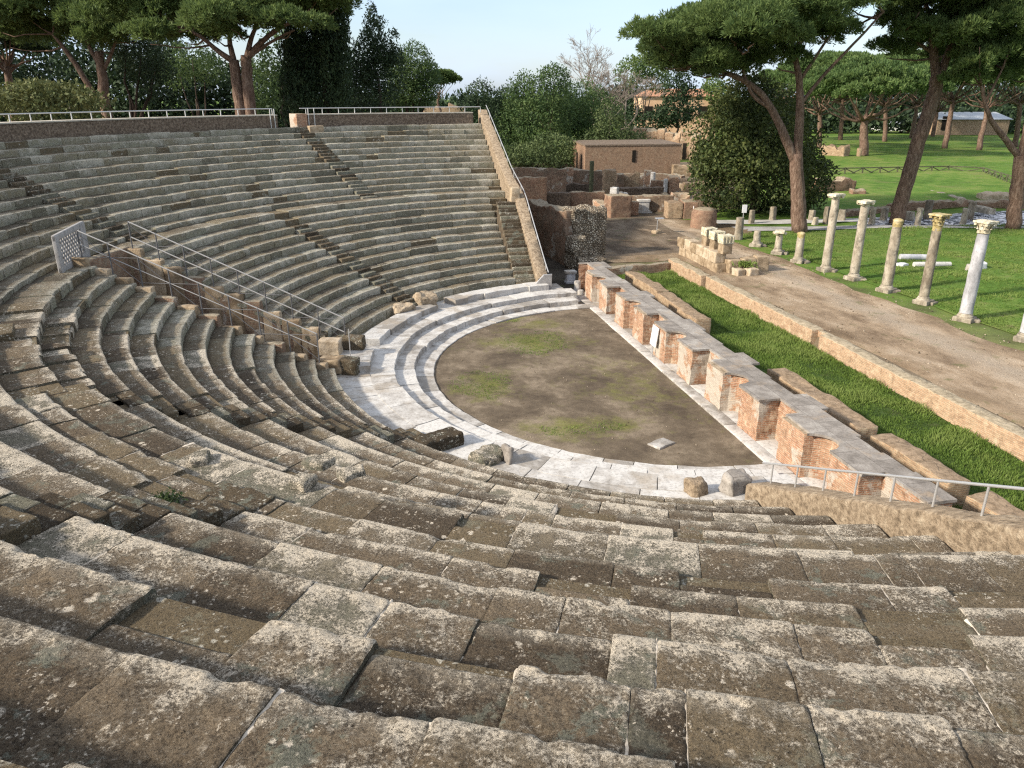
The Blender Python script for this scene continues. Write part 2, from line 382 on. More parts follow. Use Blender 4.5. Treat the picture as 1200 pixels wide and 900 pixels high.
M['capital'] = mat_simple('capital_stone', [(.3, (.26, .22, .13)), (.5, (.50, .45, .32)), (.7, (.66, .62, .52))], 5, 6, bump=.7, bd=.03)
M['brick'] = mat_brick('orange_roman_brick', (.44, .235, .14), (.36, .175, .105), (.50, .42, .32), top=(.34, .27, .19), stain=.35, stainc=(.36, .27, .18), plaster=.3)
M['brick_red'] = mat_brick('red_roman_brick', (.33, .185, .12), (.26, .145, .10), (.34, .27, .195), top=(.30, .25, .18), stain=.5, stainc=(.15, .11, .08))
M['brick_tan'] = mat_brick('tan_roman_brick', (.36, .235, .145), (.42, .285, .18), (.42, .36, .26), top=(.27, .20, .135), stain=.35, stainc=(.32, .24, .15))
M['brick_grey'] = mat_brick('greyed_roman_brick', (.30, .17, .11), (.24, .14, .095), (.32, .27, .20), top=(.28, .24, .18), stain=.7, stainc=(.17, .145, .11), plaster=.06)
M['brick_plain'] = mat_brick('brown_roman_brick', (.36, .215, .135), (.29, .165, .105), (.36, .28, .2), top=(.30, .25, .19), stain=.55, stainc=(.24, .18, .13))
M['brick_far'] = mat_brick('pale_orange_brick', (.45, .29, .18), (.40, .245, .15), (.50, .42, .31), top=(.36, .30, .21), stain=.3, stainc=(.38, .30, .2))
def mat_caement():
    N = NT('pebbly_concrete', .95, .1)
    d = N.voro(7.5, feat='DISTANCE_TO_EDGE'); cc = N.voro(7.5, out='Color'); n = N.noise(1.4, 4)
    st = N.ramp(N.xyz(cc)[0], [(.1, (.22, .175, .125)), (.5, (.45, .385, .29)), (.9, (.62, .56, .45))])
    c = N.mix(N.ramp(d, [(.03, 0.), (.11, 1.)]), (.13, .10, .075), st)
    c = N.mix(N.ramp(n, [(.45, .0), (.62, .8)]), c, (.25, .20, .145))
    c = N.mix(N.ramp(N.noise(25, 5, .7), [(.32, .6), (.5, 0.)]), c, (.03, .025, .02))
    return N.done(c, N.bump(N.ramp(d, [(.0, 0.), (.2, 1.)]), 1, .12))
M['caement'] = mat_caement()
M['blockstone'] = mat_simple('tan_block_stone', [(.3, (.20, .145, .09)), (.5, (.36, .28, .19)), (.7, (.47, .39, .29))], 3, 7, bump=.7, bd=.03)
M['bark'] = mat_simple('pine_bark', [(.3, (.07, .045, .032)), (.5, (.17, .11, .08)), (.72, (.29, .215, .165))], 5, 6, bump=1, bd=.06, fine=14, vec=(1.6, 1.6, .45))
M['barkdark'] = mat_simple('dark_bark', [(.3, (.03, .022, .017)), (.6, (.09, .065, .05))], 5, 6, bump=1, bd=.05, vec=(1.6, 1.6, .4))
M['barkgrey'] = mat_simple('grey_bark', [(.3, (.13, .105, .085)), (.6, (.25, .21, .18))], 5, 6, vec=(1.6, 1.6, .4))
M['pine'] = mat_leaf('pine_needles', (.028, .058, .02), (.078, .125, .038), (.165, .22, .068), .38, .3)
M['pine_far'] = mat_leaf('far_pine_needles', (.03, .062, .02), (.075, .13, .04), (.15, .21, .065), .35, .15)
M['dark_leaf'] = mat_leaf('cypress_leaves', (.012, .024, .012), (.024, .045, .020), (.05, .08, .032), .15, .5)
M['oak_leaf'] = mat_leaf('evergreen_leaves', (.02, .045, .016), (.052, .095, .03), (.12, .17, .055), .28, .45)
M['bush_leaf'] = mat_leaf('laurel_leaves', (.016, .03, .011), (.045, .066, .02), (.13, .15, .045), .25, .4)
M['olive_leaf'] = mat_leaf('yellow_shrub_leaves', (.035, .05, .016), (.085, .105, .035), (.16, .165, .065), .2, .6)
M['ivy_leaf'] = mat_leaf('scrub_leaves', (.024, .044, .016), (.065, .095, .034), (.125, .16, .06), .25, .8)
M['grass'] = mat_leaf('grass_blades', (.055, .10, .016), (.115, .185, .034), (.20, .26, .07), .35, .5)
M['wood'] = mat_simple('grey_wood', [(.3, (.045, .05, .03)), (.6, (.10, .105, .06))], 5)
M['steel'] = NT('galvanised_steel', .45, .5).done((.50, .50, .50)); M['steel'].node_tree.nodes['Principled BSDF'].inputs['Metallic'].default_value = .6
M['dullsteel'] = NT('weathered_steel', .55, .4).done((.30, .295, .29))
M['darksteel'] = NT('dark_steel', .5, .4).done((.10, .10, .105))
M['whitepaint'] = NT('white_painted_metal', .5, .4).done((.72, .72, .72))
M['panel'] = mat_simple('grey_painted_panel', [(.3, (.21, .20, .195)), (.6, (.33, .32, .31))], 3, rough=.7, bump=.1)
M['shadowgap'] = NT('opening_dark', .95, .1).done((.02, .017, .014))
M['house'] = mat_simple('pale_orange_render', [(.3, (.50, .32, .20)), (.6, (.62, .42, .28))], 1)
M['roofgrey'] = mat_simple('grey_sheet_roof', [(.3, (.30, .33, .36)), (.6, (.42, .45, .48))], 1)
M['whitewall'] = mat_simple('white_render', [(.3, (.60, .60, .60)), (.6, (.75, .75, .74))], 1)
M['tile'] = mat_simple('clay_tiles', [(.3, (.30, .15, .09)), (.6, (.42, .23, .14))], 3)
M['glass'] = NT('window_glass', .15, .5).done((.06, .08, .10))

# ================================================================== CAVEA
ROWS = []              # (r_nose, z_nose, tread, riser, zone, first angle, last angle, small stones?)
for i in range(13):     # lower tier, left and far wedges
    ROWS.append((12.9+i*.692, 1.05+i*.304, .692 if i < 12 else 1.2, .304 if i else .5, 'low', 90, 211.6))
for i in range(12):     # upper tier, left and far wedges
    ROWS.append((22.4+i*.691, 4.90+i*.325, .691 if i < 11 else .45, .325 if i else .22, 'up', 90, 198))
for i in range(6):      # lower tier of the near wedge: deeper benches
    ROWS.append((12.9+i*1.384, 1.05+i*.608, 1.384 if i < 5 else 20.8-19.82, .608 if i else .5, 'low', 211.6, 270))
ROWS.append((20.8, 4.68, .9, .58, 'low', 211.6, 270))
ROWS.append((21.7, 4.82, .72, .14, 'low', 211.6, 270))
for i in range(7):      # upper tier of the near wedges: deeper benches
    ROWS.append((22.3+i*1.18, 4.96+i*.562, 1.18 if i < 6 else .95, .562 if i else .2, 'up', 198, 270))
WALL_R = 30.35
FAR_IN, FAR_OUT = -2.25, -1.6                # far end wall (x), y > 0
NEAR_IN, NEAR_OUT = -2.45, -1.8              # near end wall, y < 0
AIS = {'low': [(137.2, .95), (211.6, 1.05)], 'up': [(119.4, 1.0), (160.8, 1.05), (198, 1.05), (231.0, 1.15)]}
SLOT_A = np.array([-12.6, .95]); SLOT_B = np.array([-22.2, 3.9])
SD = (SLOT_B-SLOT_A)/np.linalg.norm(SLOT_B-SLOT_A); SN = np.array([-SD[1], SD[0]])
def in_slot(x, y):
    q = np.stack([x-SLOT_A[0], y-SLOT_A[1]], -1); s = q@SD; t = q@SN
    return (np.abs(t) < 1.5) & (s < 8.9) & (s > -3)
def allowed(r, adeg, zone, aisles=True):
    a = np.radians(adeg); x = r*np.cos(a); y = r*np.sin(a)
    ok = np.where(y > 0, x < (FAR_IN-1.12 if (zone == 'low' and r < 21.1 and aisles) else FAR_IN-.02), x < NEAR_IN-.02)
    if zone == 'low': ok &= ~in_slot(x, y)
    if aisles:
        for c, w in AIS[zone]:
            t = np.abs(r*np.sin(a-R(c)))
            ok &= ~((t < w/2) & (np.cos(a-R(c)) > 0))
    return ok
def runs(r, zone, A0, A1, aisles=True, step=.05):
    ad = np.arange(A0, A1, step); ok = allowed(r, ad, zone, aisles)
    out = []; st = None
    for k, o in enumerate(ok):
        if o and st is None: st = ad[k]
        if not o and st is not None:
            if ad[k]-st > .4: out.append((st, ad[k-1]))
            st = None
    if st is not None: out.append((st, ad[-1]))
    return out

def stone_block(mb, r0, z0, tread, riser, a0, a1, tint, dr=0, dz=0, cut=None, mat=0):
    """one seat stone: profile swept along the arc between a0 and a1 (degrees)"""
    am = R((a0+a1)/2); x, y = r0*math.cos(am), r0*math.sin(am)
    dist = math.hypot(math.hypot(x-EYE[0], y-EYE[1]), z0-EYE[2])
    st = .026 if dist < 6.5 else .04 if dist < 10 else .085 if dist < 15 else .16 if dist < 24 else .35
    L = R(a1-a0)*r0
    nu = max(2, int(L/st)+1)
    D = tread+.07
    key = [(-.0, -riser-.06), (0, -.05), (.012, -.016), (.045, 0), (D, 0), (D+.02, -.12)]
    if cut: key = [(0, -riser-.06), (0, -cut[1]-.03), (.02, -cut[1]), (cut[0], -cut[1]), (cut[0]+.02, -.03), (cut[0]+.06, 0), (D, 0), (D+.02, -.12)]
    pr = [key[0]]
    for (d0, h0), (d1, h1) in zip(key[:-1], key[1:]):
        l = math.hypot(d1-d0, h1-h0); n = max(1, int(round(l/max(st, .03))))
        if st > .2: n = 1
        for k in range(1, n+1): pr.append((d0+(d1-d0)*k/n, h0+(h1-h0)*k/n))
    pr = np.array(pr)
    u = np.linspace(0, 1, nu)
    if nu > 5: u = np.unique(np.r_[u, .012, .03, .97, .988])
    A = np.radians(a0+(a1-a0)*u)
    d = pr[:, 0][None, :]; h = pr[:, 1][None, :]
    rr = r0+dr+d+np.zeros((len(u), 1)); zz = z0+dz+h+np.zeros((len(u), 1))
    P = np.stack([rr*np.cos(A)[:, None], rr*np.sin(A)[:, None], zz], -1)
    e = np.minimum(u, 1-u)[:, None]*L
    endw = np.clip(1-e/.035, 0, 1)**2
    nose = np.exp(-((d-.02)**2+(h+.02)**2)/.012)
    radial = np.stack([np.cos(A)[:, None]+0*d, np.sin(A)[:, None]+0*d, 0*rr], -1)
    if st < .3:
        big = fbm(P*1.6, 2, 3); mid = fbm(P*6, 3, 4); fin = fbm(P*20, 3, 6) if st < .06 else 0
        hole = np.clip(fbm(P*3.3, 3, 8)-.12, 0, 1)
        P[..., 2] += .022*big+.022*mid+.018*fin-.07*hole*(.25+nose)-.010*endw
        P += radial*((.028*mid+.022*fin+.02*big)*(1-np.clip(d/.1, 0, 1)*.6)+.07*hole*nose+.008*endw)[..., None]
    else:
        P[..., 2] += .02*fbm(P*1.3, 2, 3)-.02*endw
        P += radial*(.03*fbm(P*1.7, 2, 5)[..., None])
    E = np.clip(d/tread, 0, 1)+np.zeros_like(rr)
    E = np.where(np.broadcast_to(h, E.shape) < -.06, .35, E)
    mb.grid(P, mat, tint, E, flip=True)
    m = len(pr)
    for k in (0, -1):
        cap = P[k].copy(); f = np.arange(m)[None, :]
        mb.add(cap, f if k == 0 else f[:, ::-1], mat, tint, .4)

seat_parts = []
cavea = thing('theatre_seating', 'semicircular stone seating of the theatre, worn tiers broken by stairways', 'seating', (-14.0, 0, 0))
def seat_row(k):
    r, z, tread, riser, zone, A0, A1 = ROWS[k]
    rg = random.Random(100+k)
    B = A0 > 190
    for a0, a1 in runs(r, zone, A0, A1):
        a = a0; prev_dz = 0; mb = MB()
        while a < a1-.15:
            L = rg.uniform(.75, 1.45) if B else rg.uniform(.8, 1.9)
            if rg.random() < .12: L = rg.uniform(.35, .6)
            mid_path = k in (11, 12) and a > 176
            if mid_path: L = rg.uniform(.4, 1.0)
            b = a+math.degrees(L/r)
            if a1-b < math.degrees(.4/r): b = a1
            am = R((a+b)/2); dist = math.hypot(r*math.cos(am)-EYE[0], r*math.sin(am)-EYE[1])
            near = dist < 14
            gap = math.degrees((rg.uniform(.005, .014) if not near else rg.uniform(.001, .006))/r)
            worn = rg.random(); cut = None
            dr = rg.gauss(0, .008); dz = rg.gauss(0, .009)
            pw = .07 if zone == 'up' else .04
            if mid_path: dr += rg.gauss(0, .05); dz += rg.gauss(0, .03)
            if worn < pw: dr += rg.uniform(.03, .12); dz -= rg.uniform(.02, .07)
            elif near and worn < pw+.11: cut = (rg.uniform(.16, .46), rg.uniform(.07, .22))
            tint = min(1, max(0, rg.gauss(.5, .22)))
            if worn < pw: tint *= .4
            mt = 2 if (r*math.sin(am) > -3.5) else 0          # north facing wedges carry more moss
            stone_block(mb, r, z, tread, riser, a+gap, b-gap, tint, dr, dz, cut, mt)
            if near and rg.random() < .6 and a > a0:           # lime mortar pointing left in the joint
                g = math.degrees(rg.uniform(.016, .034)/r); zt = z+min(dz, prev_dz)-.006
                s0 = rg.uniform(.15, .5)*tread if rg.random() < .4 else .01
                n = max(6, int((tread-s0)/.04)); dd = np.linspace(s0, tread*rg.uniform(.6, 1.0), n)
                wn = fbm(np.c_[dd*6, dd*0+a, dd*0+k], 3, 3); wz = fbm(np.c_[dd*9, dd*0+a, dd*0+k+.5], 2, 2)
                rows = []
                for q, w, zz in zip(dd, g*np.clip(1+2.6*wn, .05, 3), wz):
                    rows.append([((r+q)*math.cos(R(a+s*w)), (r+q)*math.sin(R(a+s*w)), zt+.008*zz-.03*abs(s)**3) for s in (-1, -.6, 0, .6, 1)])
                rows = np.array(rows); C = rows[:, 2:3]
                ns = np.exp(-(dd[:, None]-.02)**2/.012)
                rows[..., 2] += .022*fbm(C*1.6, 2, 3)+.022*fbm(C*6, 3, 4)-.07*np.clip(fbm(C*3.3, 3, 8)-.12, 0, 1)*(.25+ns)
                mb.grid(rows, 1, rg.random(), .5)
            a = b; prev_dz = dz
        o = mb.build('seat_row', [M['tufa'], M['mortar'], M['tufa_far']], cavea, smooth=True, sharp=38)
        hold(o, cavea)
for k in range(len(ROWS)): seat_row(k)

# rubble and earth core under the stones (stepped, a little lower than the treads)
core = MB()
for k, (r, z, tread, riser, zone, A0, A1) in enumerate(ROWS):
    r1 = min(r+tread+.02, WALL_R); 
    for a0, a1 in runs(r, zone, A0-(.6 if A0 > 91 else 0), A1+(.6 if A1 < 269 else 0), aisles=False, step=.25):
        n = max(2, int((a1-a0)/1.5)); A = np.radians(np.linspace(a0, a1, n))
        prof = [(r+.035, z-riser-.2), (r+.035, z-.075), (r1+.06, z-.075)]
        P = np.array([[(q*math.cos(t), q*math.sin(t), h) for q, h in prof] for t in A])
        core.grid(P, 0, .4, flip=True)
        for t in (A[0], A[-1]):      # masonry cheeks at the ends
            c = [(r+.035, -.2), (r+.035, z-.075), (r1+.06, z-.075), (r1+.06, -.2)]
            core.add([(q*math.cos(t), q*math.sin(t), h) for q, h in c], np.array([[0, 1, 2, 3]]), 1, .4)
hold(core.build('rubble_core', [M['step'], M['brick_grey']], cavea), cavea)

# radial stairways
def stairway(zone, c, w):
    mb = MB(); rg = random.Random(int(c*10))
    dx, dy = math.cos(R(c)), math.sin(R(c))
    for k, (r, z, tread, riser, zn, A0, A1) in enumerate(ROWS):
        if zn != zone or not (A0 <= c < A1 or (c == 211.6 and A1 == 211.6 and False)) or (zone == 'low' and r > 20.5): continue
        m = 2 if riser < .45 else 3
        for i in range(m):
            top = z-riser*(m-1-i)/m; q1 = r-tread*(m-1-i)/m+tread/m+.03; q0 = r-tread*(m-1-i)/m
            if top < (.62 if zone == 'low' else 4.75): continue
            q = (q0+q1)/2; hh = riser*.7+.12
            dist = math.hypot(q*dx-EYE[0], q*dy-EYE[1]); n = 2 if w > .9 else 1; sp = rg.uniform(.35, .65)
            for j, (t0, t1) in enumerate(((-w/2, -w/2+w*sp), (-w/2+w*sp, w/2)) if dist < 22 else ((-w/2, w/2),)):
                tc_ = (t0+t1)/2; mb.rbox((q*dx-tc_*dy, q*dy+tc_*dx, top-hh+rg.gauss(0, .010)), (q1-q0, t1-t0-.012, hh), R(c)+rg.gauss(0, .02), step=.06 if dist < 12 else .3, amp=.016, rnd=.03, freq=5, tint=rg.random())
    hold(mb.build('stairway', M['step'], cavea, smooth=True, sharp=40), cavea)
for zone in ('low', 'up'):
    for c, w in AIS[zone]: stairway(zone, c, w)
# straight stairway along the far end wall
mb = MB(); rg = random.Random(5)
for k in range(24):
    t = k/23; y = 11.95+t*5.9; z = .62+k*.165
    mb.rbox(((FAR_IN+FAR_IN-1.1)/2, y+.22, z-.3), (1.12, .40+.12, .3), 0, step=.3, amp=.008, rnd=.02, tint=rg.random())
hold(mb.build('end_stairway', M['step'], cavea, smooth=True, sharp=40), cavea)
mb = MB()     # solid under that stairway
for k in range(12):
    y = 12+k*.5
    mb.prism([(FAR_IN-1.12, y), (FAR_IN, y), (FAR_IN, y+.5), (FAR_IN-1.12, y+.5)], -.2, .62+k*.33-.1, 0)
hold(mb.build('stair_base', M['core'], cavea), cavea)
# mound of broken paving on the landing beside the sunken passage
# side walls and floor of the sunken passage
mb = MB()
for s in (-1, 1):
    p0 = SLOT_A+SN*s*1.62; rgp = random.Random(3+s)
    for j in range(12):
        q0 = p0+SD*(j*.78+.1*s); q1 = p0+SD*(j*.78+.74+.1*s)
        r = np.linalg.norm((q0+q1)/2); top = 1.05+(r-12.9)*.44+rgp.uniform(-.1, .03)-.02
        mb.wall(q0, q1, .3, -.1, top+.1, step=.25, amp=.03, rnd=.05, mat=1 if rgp.random() < .7 else 0, tint=rgp.random(), freq=3)
q0 = SLOT_B+SD*-.8-SN*1.7; q1 = SLOT_B+SD*-.8+SN*1.7
mb.wall(q0, q1, .35, 0, 4.75, step=.3, amp=.03, rnd=.05, mat=0, tint=.3)
hold(mb.build('passage_wall', [M['brick_grey'], M['blockstone']], cavea, smooth=True, sharp=40), cavea)
mb = MB(); a = SLOT_A-SD*1.2; b = SLOT_B
mb.add([(*(a-SN*1.7), .12), (*(b-SN*1.7), .6), (*(b+SN*1.7), .6), (*(a+SN*1.7), .12)], np.array([[3, 2, 1, 0]]), 0)
hold(mb.build('passage_floor', M['core'], cavea), cavea)

# ------------------------------------------------------------------ rear wall of the cavea (two lengths with a gap between)
def rear_wall(a0, a1, label, brick_end):
    am = R((a0+a1)/2)
    root = thing('rear_wall', label, 'wall', (30.7*math.cos(am), 30.7*math.sin(am), 8.2))
    n = max(4, int((a1-a0)/.6)); A = np.radians(np.linspace(a0, a1, n))
    mb = MB()
    prof = [(WALL_R+.85, .2), (WALL_R+.85, 9.22), (WALL_R, 9.22), (WALL_R, 7.9)]
    P = np.array([[(q*math.cos(t), q*math.sin(t), h) for q, h in prof] for t in A])
    mb.grid(P[:, 0:2], 0, .5, flip=True); mb.grid(P[:, 1:3], 0, .5, flip=True)
    Q = np.array([[((WALL_R)*math.cos(t), (WALL_R)*math.sin(t), h) for h in np.linspace(9.22, 7.9, 6)] for t in np.radians(np.linspace(a0, a1, n*2))])
    Q += np.stack([fbm(Q*3, 2, 1), fbm(Q*3, 2, 2), 0*Q[..., 0]], -1)*.05
    mb.grid(Q, 0, .5, flip=True)
    for t in (A[0], A[-1]):
        mb.add([(q*math.cos(t), q*math.sin(t), h) for q, h in prof], np.array([[0, 1, 2, 3]]), 0)
    hold(mb.build('masonry', M['darkwall'], root, smooth=False), root)
    mb = MB()
    prof = [(WALL_R-.04, 9.20), (WALL_R-.04, 9.265), (WALL_R+.9, 9.265), (WALL_R+.9, 9.20)]
    P = np.array([[(q*math.cos(t), q*math.sin(t), h) for q, h in prof] for t in A]); mb.grid(P, 0, .5)
    for t in (A[0], A[-1]): mb.add([(q*math.cos(t), q*math.sin(t), h) for q, h in prof], np.array([[0, 1, 2, 3]]), 0)
    hold(mb.build('coping', M['coping'], root), root)
    if brick_end:
        t = R(a1); mb = MB()
        mb.rbox((30.72*math.cos(t), 30.72*math.sin(t), 7.2), (1.05, .75, 2.1), t, step=.3, amp=.012, rnd=.03)
        hold(mb.build('brick_pier', M['brick'], root, smooth=True, sharp=40), root)
        mb = MB(); t2 = R(a1-1.4)
        mb.rbox((30.0*math.cos(t2), 30.0*math.sin(t2), 7.6), (.7, 1.0, .95), t2, step=.3, amp=.02, rnd=.05)
        hold(mb.build('stone_step_block', M['blockstone'], root, smooth=True, sharp=40), root)
rear_wall(95.4, 119.2, 'dark rubble rear wall above the tiers, short length ending in an orange brick pier', True)
rear_wall(122.3, 263.5, 'long curved dark rubble rear wall above the left tiers, pale coping on top', False)

def railing(a0, a1, label, r, z, h, drop_end=None):
    """light metal rail on the wall top; posts are parts"""
    am = R((a0+a1)/2)
    root = thing('guard_rail', label, 'railing', (r*math.cos(am), r*math.sin(am), z))
    n = int((a1-a0)/.8)+2
    A = np.radians(np.linspace(a0, a1, n)); mb = MB()
    mb.tube([(r*math.cos(t), r*math.sin(t), z+h) for t in A], .032, 6)
    hold(mb.build('top_rail', M['steel'], root), root)
    c = a0
    while c <= a1+.01:
        t = R(c); mb = MB(); mb.bar((r*math.cos(t), r*math.sin(t), z-.02), (r*math.cos(t), r*math.sin(t), z+h), .028, 6)
        hold(mb.build('post', M['steel'], root), root)
        c += 2.18
    if drop_end:
        for cc, rr in drop_end:
            t = R(cc); mb = MB(); mb.bar((rr*math.cos(t), rr*math.sin(t), z-1.0), (rr*math.cos(t), rr*math.sin(t), z+h), .03, 6)
            hold(mb.build('post', M['steel'], root), root)
railing(94.2, 119.0, 'grey metal rail on the short rear wall right of the gap', 30.65, 9.26, .36, [(118.3, 30.2), (117.6, 30.1)])
railing(122.6, 178, 'long grey metal rail running along the coping of the left rear wall', 30.65, 9.26, .36, [(122.8, 30.2), (123.4, 30.15)])

# ------------------------------------------------------------------ end walls with sloping tops
def end_wall(xin, xout, sgn, y0, y1, label, mat, extra, brk=None):
    root = thing('end_wall', label, 'wall', ((xin+xout)/2, sgn*y0, 0))
    mb = MB(); n = 64
    ys = np.linspace(y0, y1, n)
    r = np.sqrt(ys**2+xin**2)
    nose = np.where(r < 21.2, 1.05+(r-12.9)*.4395, np.where(r < 22.4, 4.70, 4.9+(r-22.4)*.4703))
    if sgn > 0: nose = np.interp(ys, [12, 18, 22, 31.5], [.78, 4.35, 5.45, 9.1])-.0
    top = nose+extra
    top[-3:] = np.minimum(top[-3:], 9.5)
    xs = [xin, xin, xin+.03, xout-.03, xout, xout]
    P = np.zeros((n, 10, 3))
    for i in range(n):
        for j, (x, f) in enumerate([(xin, 0), (xin, .4), (xin, .8), (xin, .97), (xin+.05, 1), (xout-.05, 1), (xout, .97), (xout, .6), (xout, .3), (xout, 0)]):
            zb = max(-.2, nose[i]-1.2) if x == xin else -.2
            P[i, j] = (x, sgn*ys[i], zb+(top[i]-zb)*f)
    d = np.stack([fbm(P*2.2, 3, 1), 0*P[..., 0], fbm(P*2.2, 3, 2)*np.array([0, .3, .6, 1, 1, 1, 1, .6, .3, 0])], -1)
    P += d*.07
    mb.grid(P, 0, .5, flip=(sgn < 0))
    for i in (0, -1): mb.add(P[i], np.arange(10)[None, :] if (i == 0) == (sgn < 0) else np.arange(10)[None, ::-1], 0)
    hold(mb.build('masonry', mat, root, smooth=True, sharp=50), root)
    return root, ys, top
root, ys, top = end_wall(FAR_IN, FAR_OUT, 1, 11.9, 31.6, 'sloping tan end wall closing the far wing of seats beside its stairway', M['rubble'], .32)
mb = MB(); mb.rbox((FAR_IN+.0, 18.2, 4.0), (.5, .55, 1.25), 0, step=.2, amp=.03, rnd=.05)
hold(mb.build('pillar_stub', M['blockstone'], root, smooth=True, sharp=45), root)
fr = thing('handrail', 'thin pale handrail running down the far sloping end wall', 'railing', (FAR_OUT, 12, .8))
mb = MB(); mb.tube([(FAR_OUT-.05, y, t+.30) for y, t in zip(ys[::3], top[::3])], .03, 6)
hold(mb.build('rail', M['steel'], fr), fr)
for i in range(2, len(ys), 7):
    mb = MB(); mb.bar((FAR_OUT-.05, ys[i], top[i]-.05), (FAR_OUT-.05, ys[i], top[i]+.3), .022, 6); hold(mb.build('post', M['steel'], fr), fr)
root, ys, top = end_wall(NEAR_IN, NEAR_OUT, -1, 12.15, 31.2, 'low ochre rubble end wall closing the near wing of seats', M['rubble'], .40)
nr = thing('handrail', 'grey metal handrail with upright posts on the near ochre end wall', 'railing', (NEAR_OUT, -12.4, 1.1))
mb = MB(); ii = [0, 8, 16, 24, 32, 40, 48, 56, 62]
mb.tube([(NEAR_OUT-.28, -ys[i], top[i]+.54) for i in ii], .027, 8); hold(mb.build('rail', M['steel'], nr), nr)
for y in np.arange(12.6, 30, 1.02):
    t = np.interp(y, ys, top); mb = MB(); mb.bar((NEAR_OUT-.28, -y, t-.05), (NEAR_OUT-.28, -y, t+.54), .021, 8); hold(mb.build('post', M['steel'], nr), nr)

# ------------------------------------------------------------------ barrier round the sunken passage, and its lattice panel
def barrier(s, label):
    root = thing('safety_barrier', label, 'railing', (*(SLOT_A+SN*s*1.62), 1.0))
    pts = []
    for j in range(9):
        p = SLOT_A+SD*(.4+j*1.06)+SN*s*1.58; r = np.linalg.norm(p)
        pts.append((p[0], p[1], 1.05+(r-12.9)*.44))
    rails = ((1.05, .022), (.55, .016)) if s > 0 else ((1.05, .026), (.45, .024))
    for h, rad in rails:
        mb = MB(); mb.bar((pts[0][0], pts[0][1], pts[0][2]+h), (pts[-1][0], pts[-1][1], pts[-1][2]+h), rad, 6)
        hold(mb.build('rail', M['dullsteel'], root), root)
    for j, p in enumerate(pts):
        mb = MB(); mb.bar((p[0], p[1], p[2]-.25), (p[0], p[1], p[2]+1.07), .027, 6); hold(mb.build('post', M['darksteel'], root), root)
    for j in range(0, 8, 2):
        a, b = pts[j], pts[j+1] if j+2 > 8 else pts[j+2]
        mb = MB(); mb.bar((a[0], a[1], a[2]+.05), (b[0], b[1], b[2]+.95), .012, 4); mb.bar((a[0], a[1], a[2]+1.0), (b[0], b[1], b[2]+.1), .012, 4)
        hold(mb.build('brace', M['darksteel'], root), root)
barrier(1, 'thin metal barrier along the far side of the sunken passage')
barrier(-1, 'thin metal barrier along the near side of the sunken passage')
pn = thing('lattice_panel', 'grey lattice panel with diamond holes closing the head of the sunken passage', 'panel', (-22.2, 3.0, 4.7))
pa = np.array([-21.9, .75]); pb = np.array([-21.95, 4.0]); dv = (pb-pa)/np.linalg.norm(pb-pa); nv = np.array([-dv[1], dv[0]]); Lp = np.linalg.norm(pb-pa)
def pbar(mb, s0, h0, s1, h1, t):
    mb.bar((*(pa+dv*s0), 4.7+h0), (*(pa+dv*s1), 4.7+h1), t, 4)
mb = MB()
for (s, hw) in ((.13, .26), (Lp-.27, .54)):
    p = pa+dv*s; mb.rbox((p[0], p[1], 4.66), (hw, .16, 1.32), math.atan2(dv[1], dv[0]), step=1, amp=0, rnd=.03, tint=.5)
for h in (0.0, 1.12):
    p = pa+dv*(Lp/2); mb.rbox((p[0], p[1], 4.68+h), (Lp, .12, .2), math.atan2(dv[1], dv[0]), step=1, amp=0, rnd=.02, tint=.5)
hold(mb.build('frame', M['panel'], pn, smooth=True, sharp=35), pn)
mb = MB()
for s in np.arange(.3-1.0, Lp-.55, .26):
    for up in (1, -1):
        a, b = s, s+.95; h0, h1 = (.18, 1.13) if up > 0 else (1.13, .18)
        ca, cb = max(a, .25), min(b, Lp-.5)
        if cb-ca < .05: continue
        pbar(mb, ca, h0+(h1-h0)*(ca-a)/.95, cb, h0+(h1-h0)*(cb-a)/.95, .036)
hold(mb.build('lattice', M['panel'], pn), pn)
# ================================================================== ORCHESTRA
def ring(mb, r0, r1, ztop, zbot, a0, a1, slab=1.2, gap=.014, rag=.06, seed=0, inner=True):
    rg = random.Random(seed); a = a0
    while a < a1-.2:
        b = a+math.degrees(rg.uniform(.6*slab, 1.4*slab)/r0)
        if b > a1-2: b = a1
        g = math.degrees(gap/r0); n = max(3, int((b-a)/.8)+1)
        A = np.radians(np.linspace(a+g, b-g, n)); dz = rg.gauss(0, .008); t = min(1, max(0, rg.gauss(.5, .25)))
        q0 = r0+rg.uniform(-.5, 1)*rag; q1 = r1
        pr = [(q0, zbot), (q0, ztop+dz-.015), (q0+.02, ztop+dz), ((q0+q1)/2, ztop+dz), (q1, ztop+dz), (q1, zbot)]
        P = np.array([[(q*math.cos(u), q*math.sin(u), h) for q, h in pr] for u in A])
        P[:, 1:5, 2] += fbm(P[:, 1:5]*1.5, 2, 2)*.03; P[:, :3, 0] += fbm(P[:, :3]*3, 2, 5)*.05; P[:, :3, 1] += fbm(P[:, :3]*3, 2, 6)*.05
        mb.grid(P, 0, t)
        for i in (0, -1): mb.add(P[i], np.arange(6)[None, :] if i == 0 else np.arange(6)[None, ::-1], 0, t)
        a = b
orch = thing('marble_steps', 'concentric white marble steps edging the round orchestra', 'steps', (-9.5, 0, 0))
mb = MB(); ring(mb, 9.16, 9.92, .07, -.1, 88, 272, 1.4, seed=1, rag=.015); hold(mb.build('kerb_ring', M['marble'], orch), orch)
mb = MB(); ring(mb, 9.86, 10.75, .31, -.1, 93, 268, 1.2, seed=2); hold(mb.build('step_ring', M['marble'], orch), orch)
mb = MB(); ring(mb, 10.66, 11.65, .53, -.1, 92, 268, 1.3, seed=3); ring(mb, 11.6, 12.95, .535, -.1, 94, 264, 1.5, seed=33); hold(mb.build('walkway_ring', M['marble'], orch), orch)
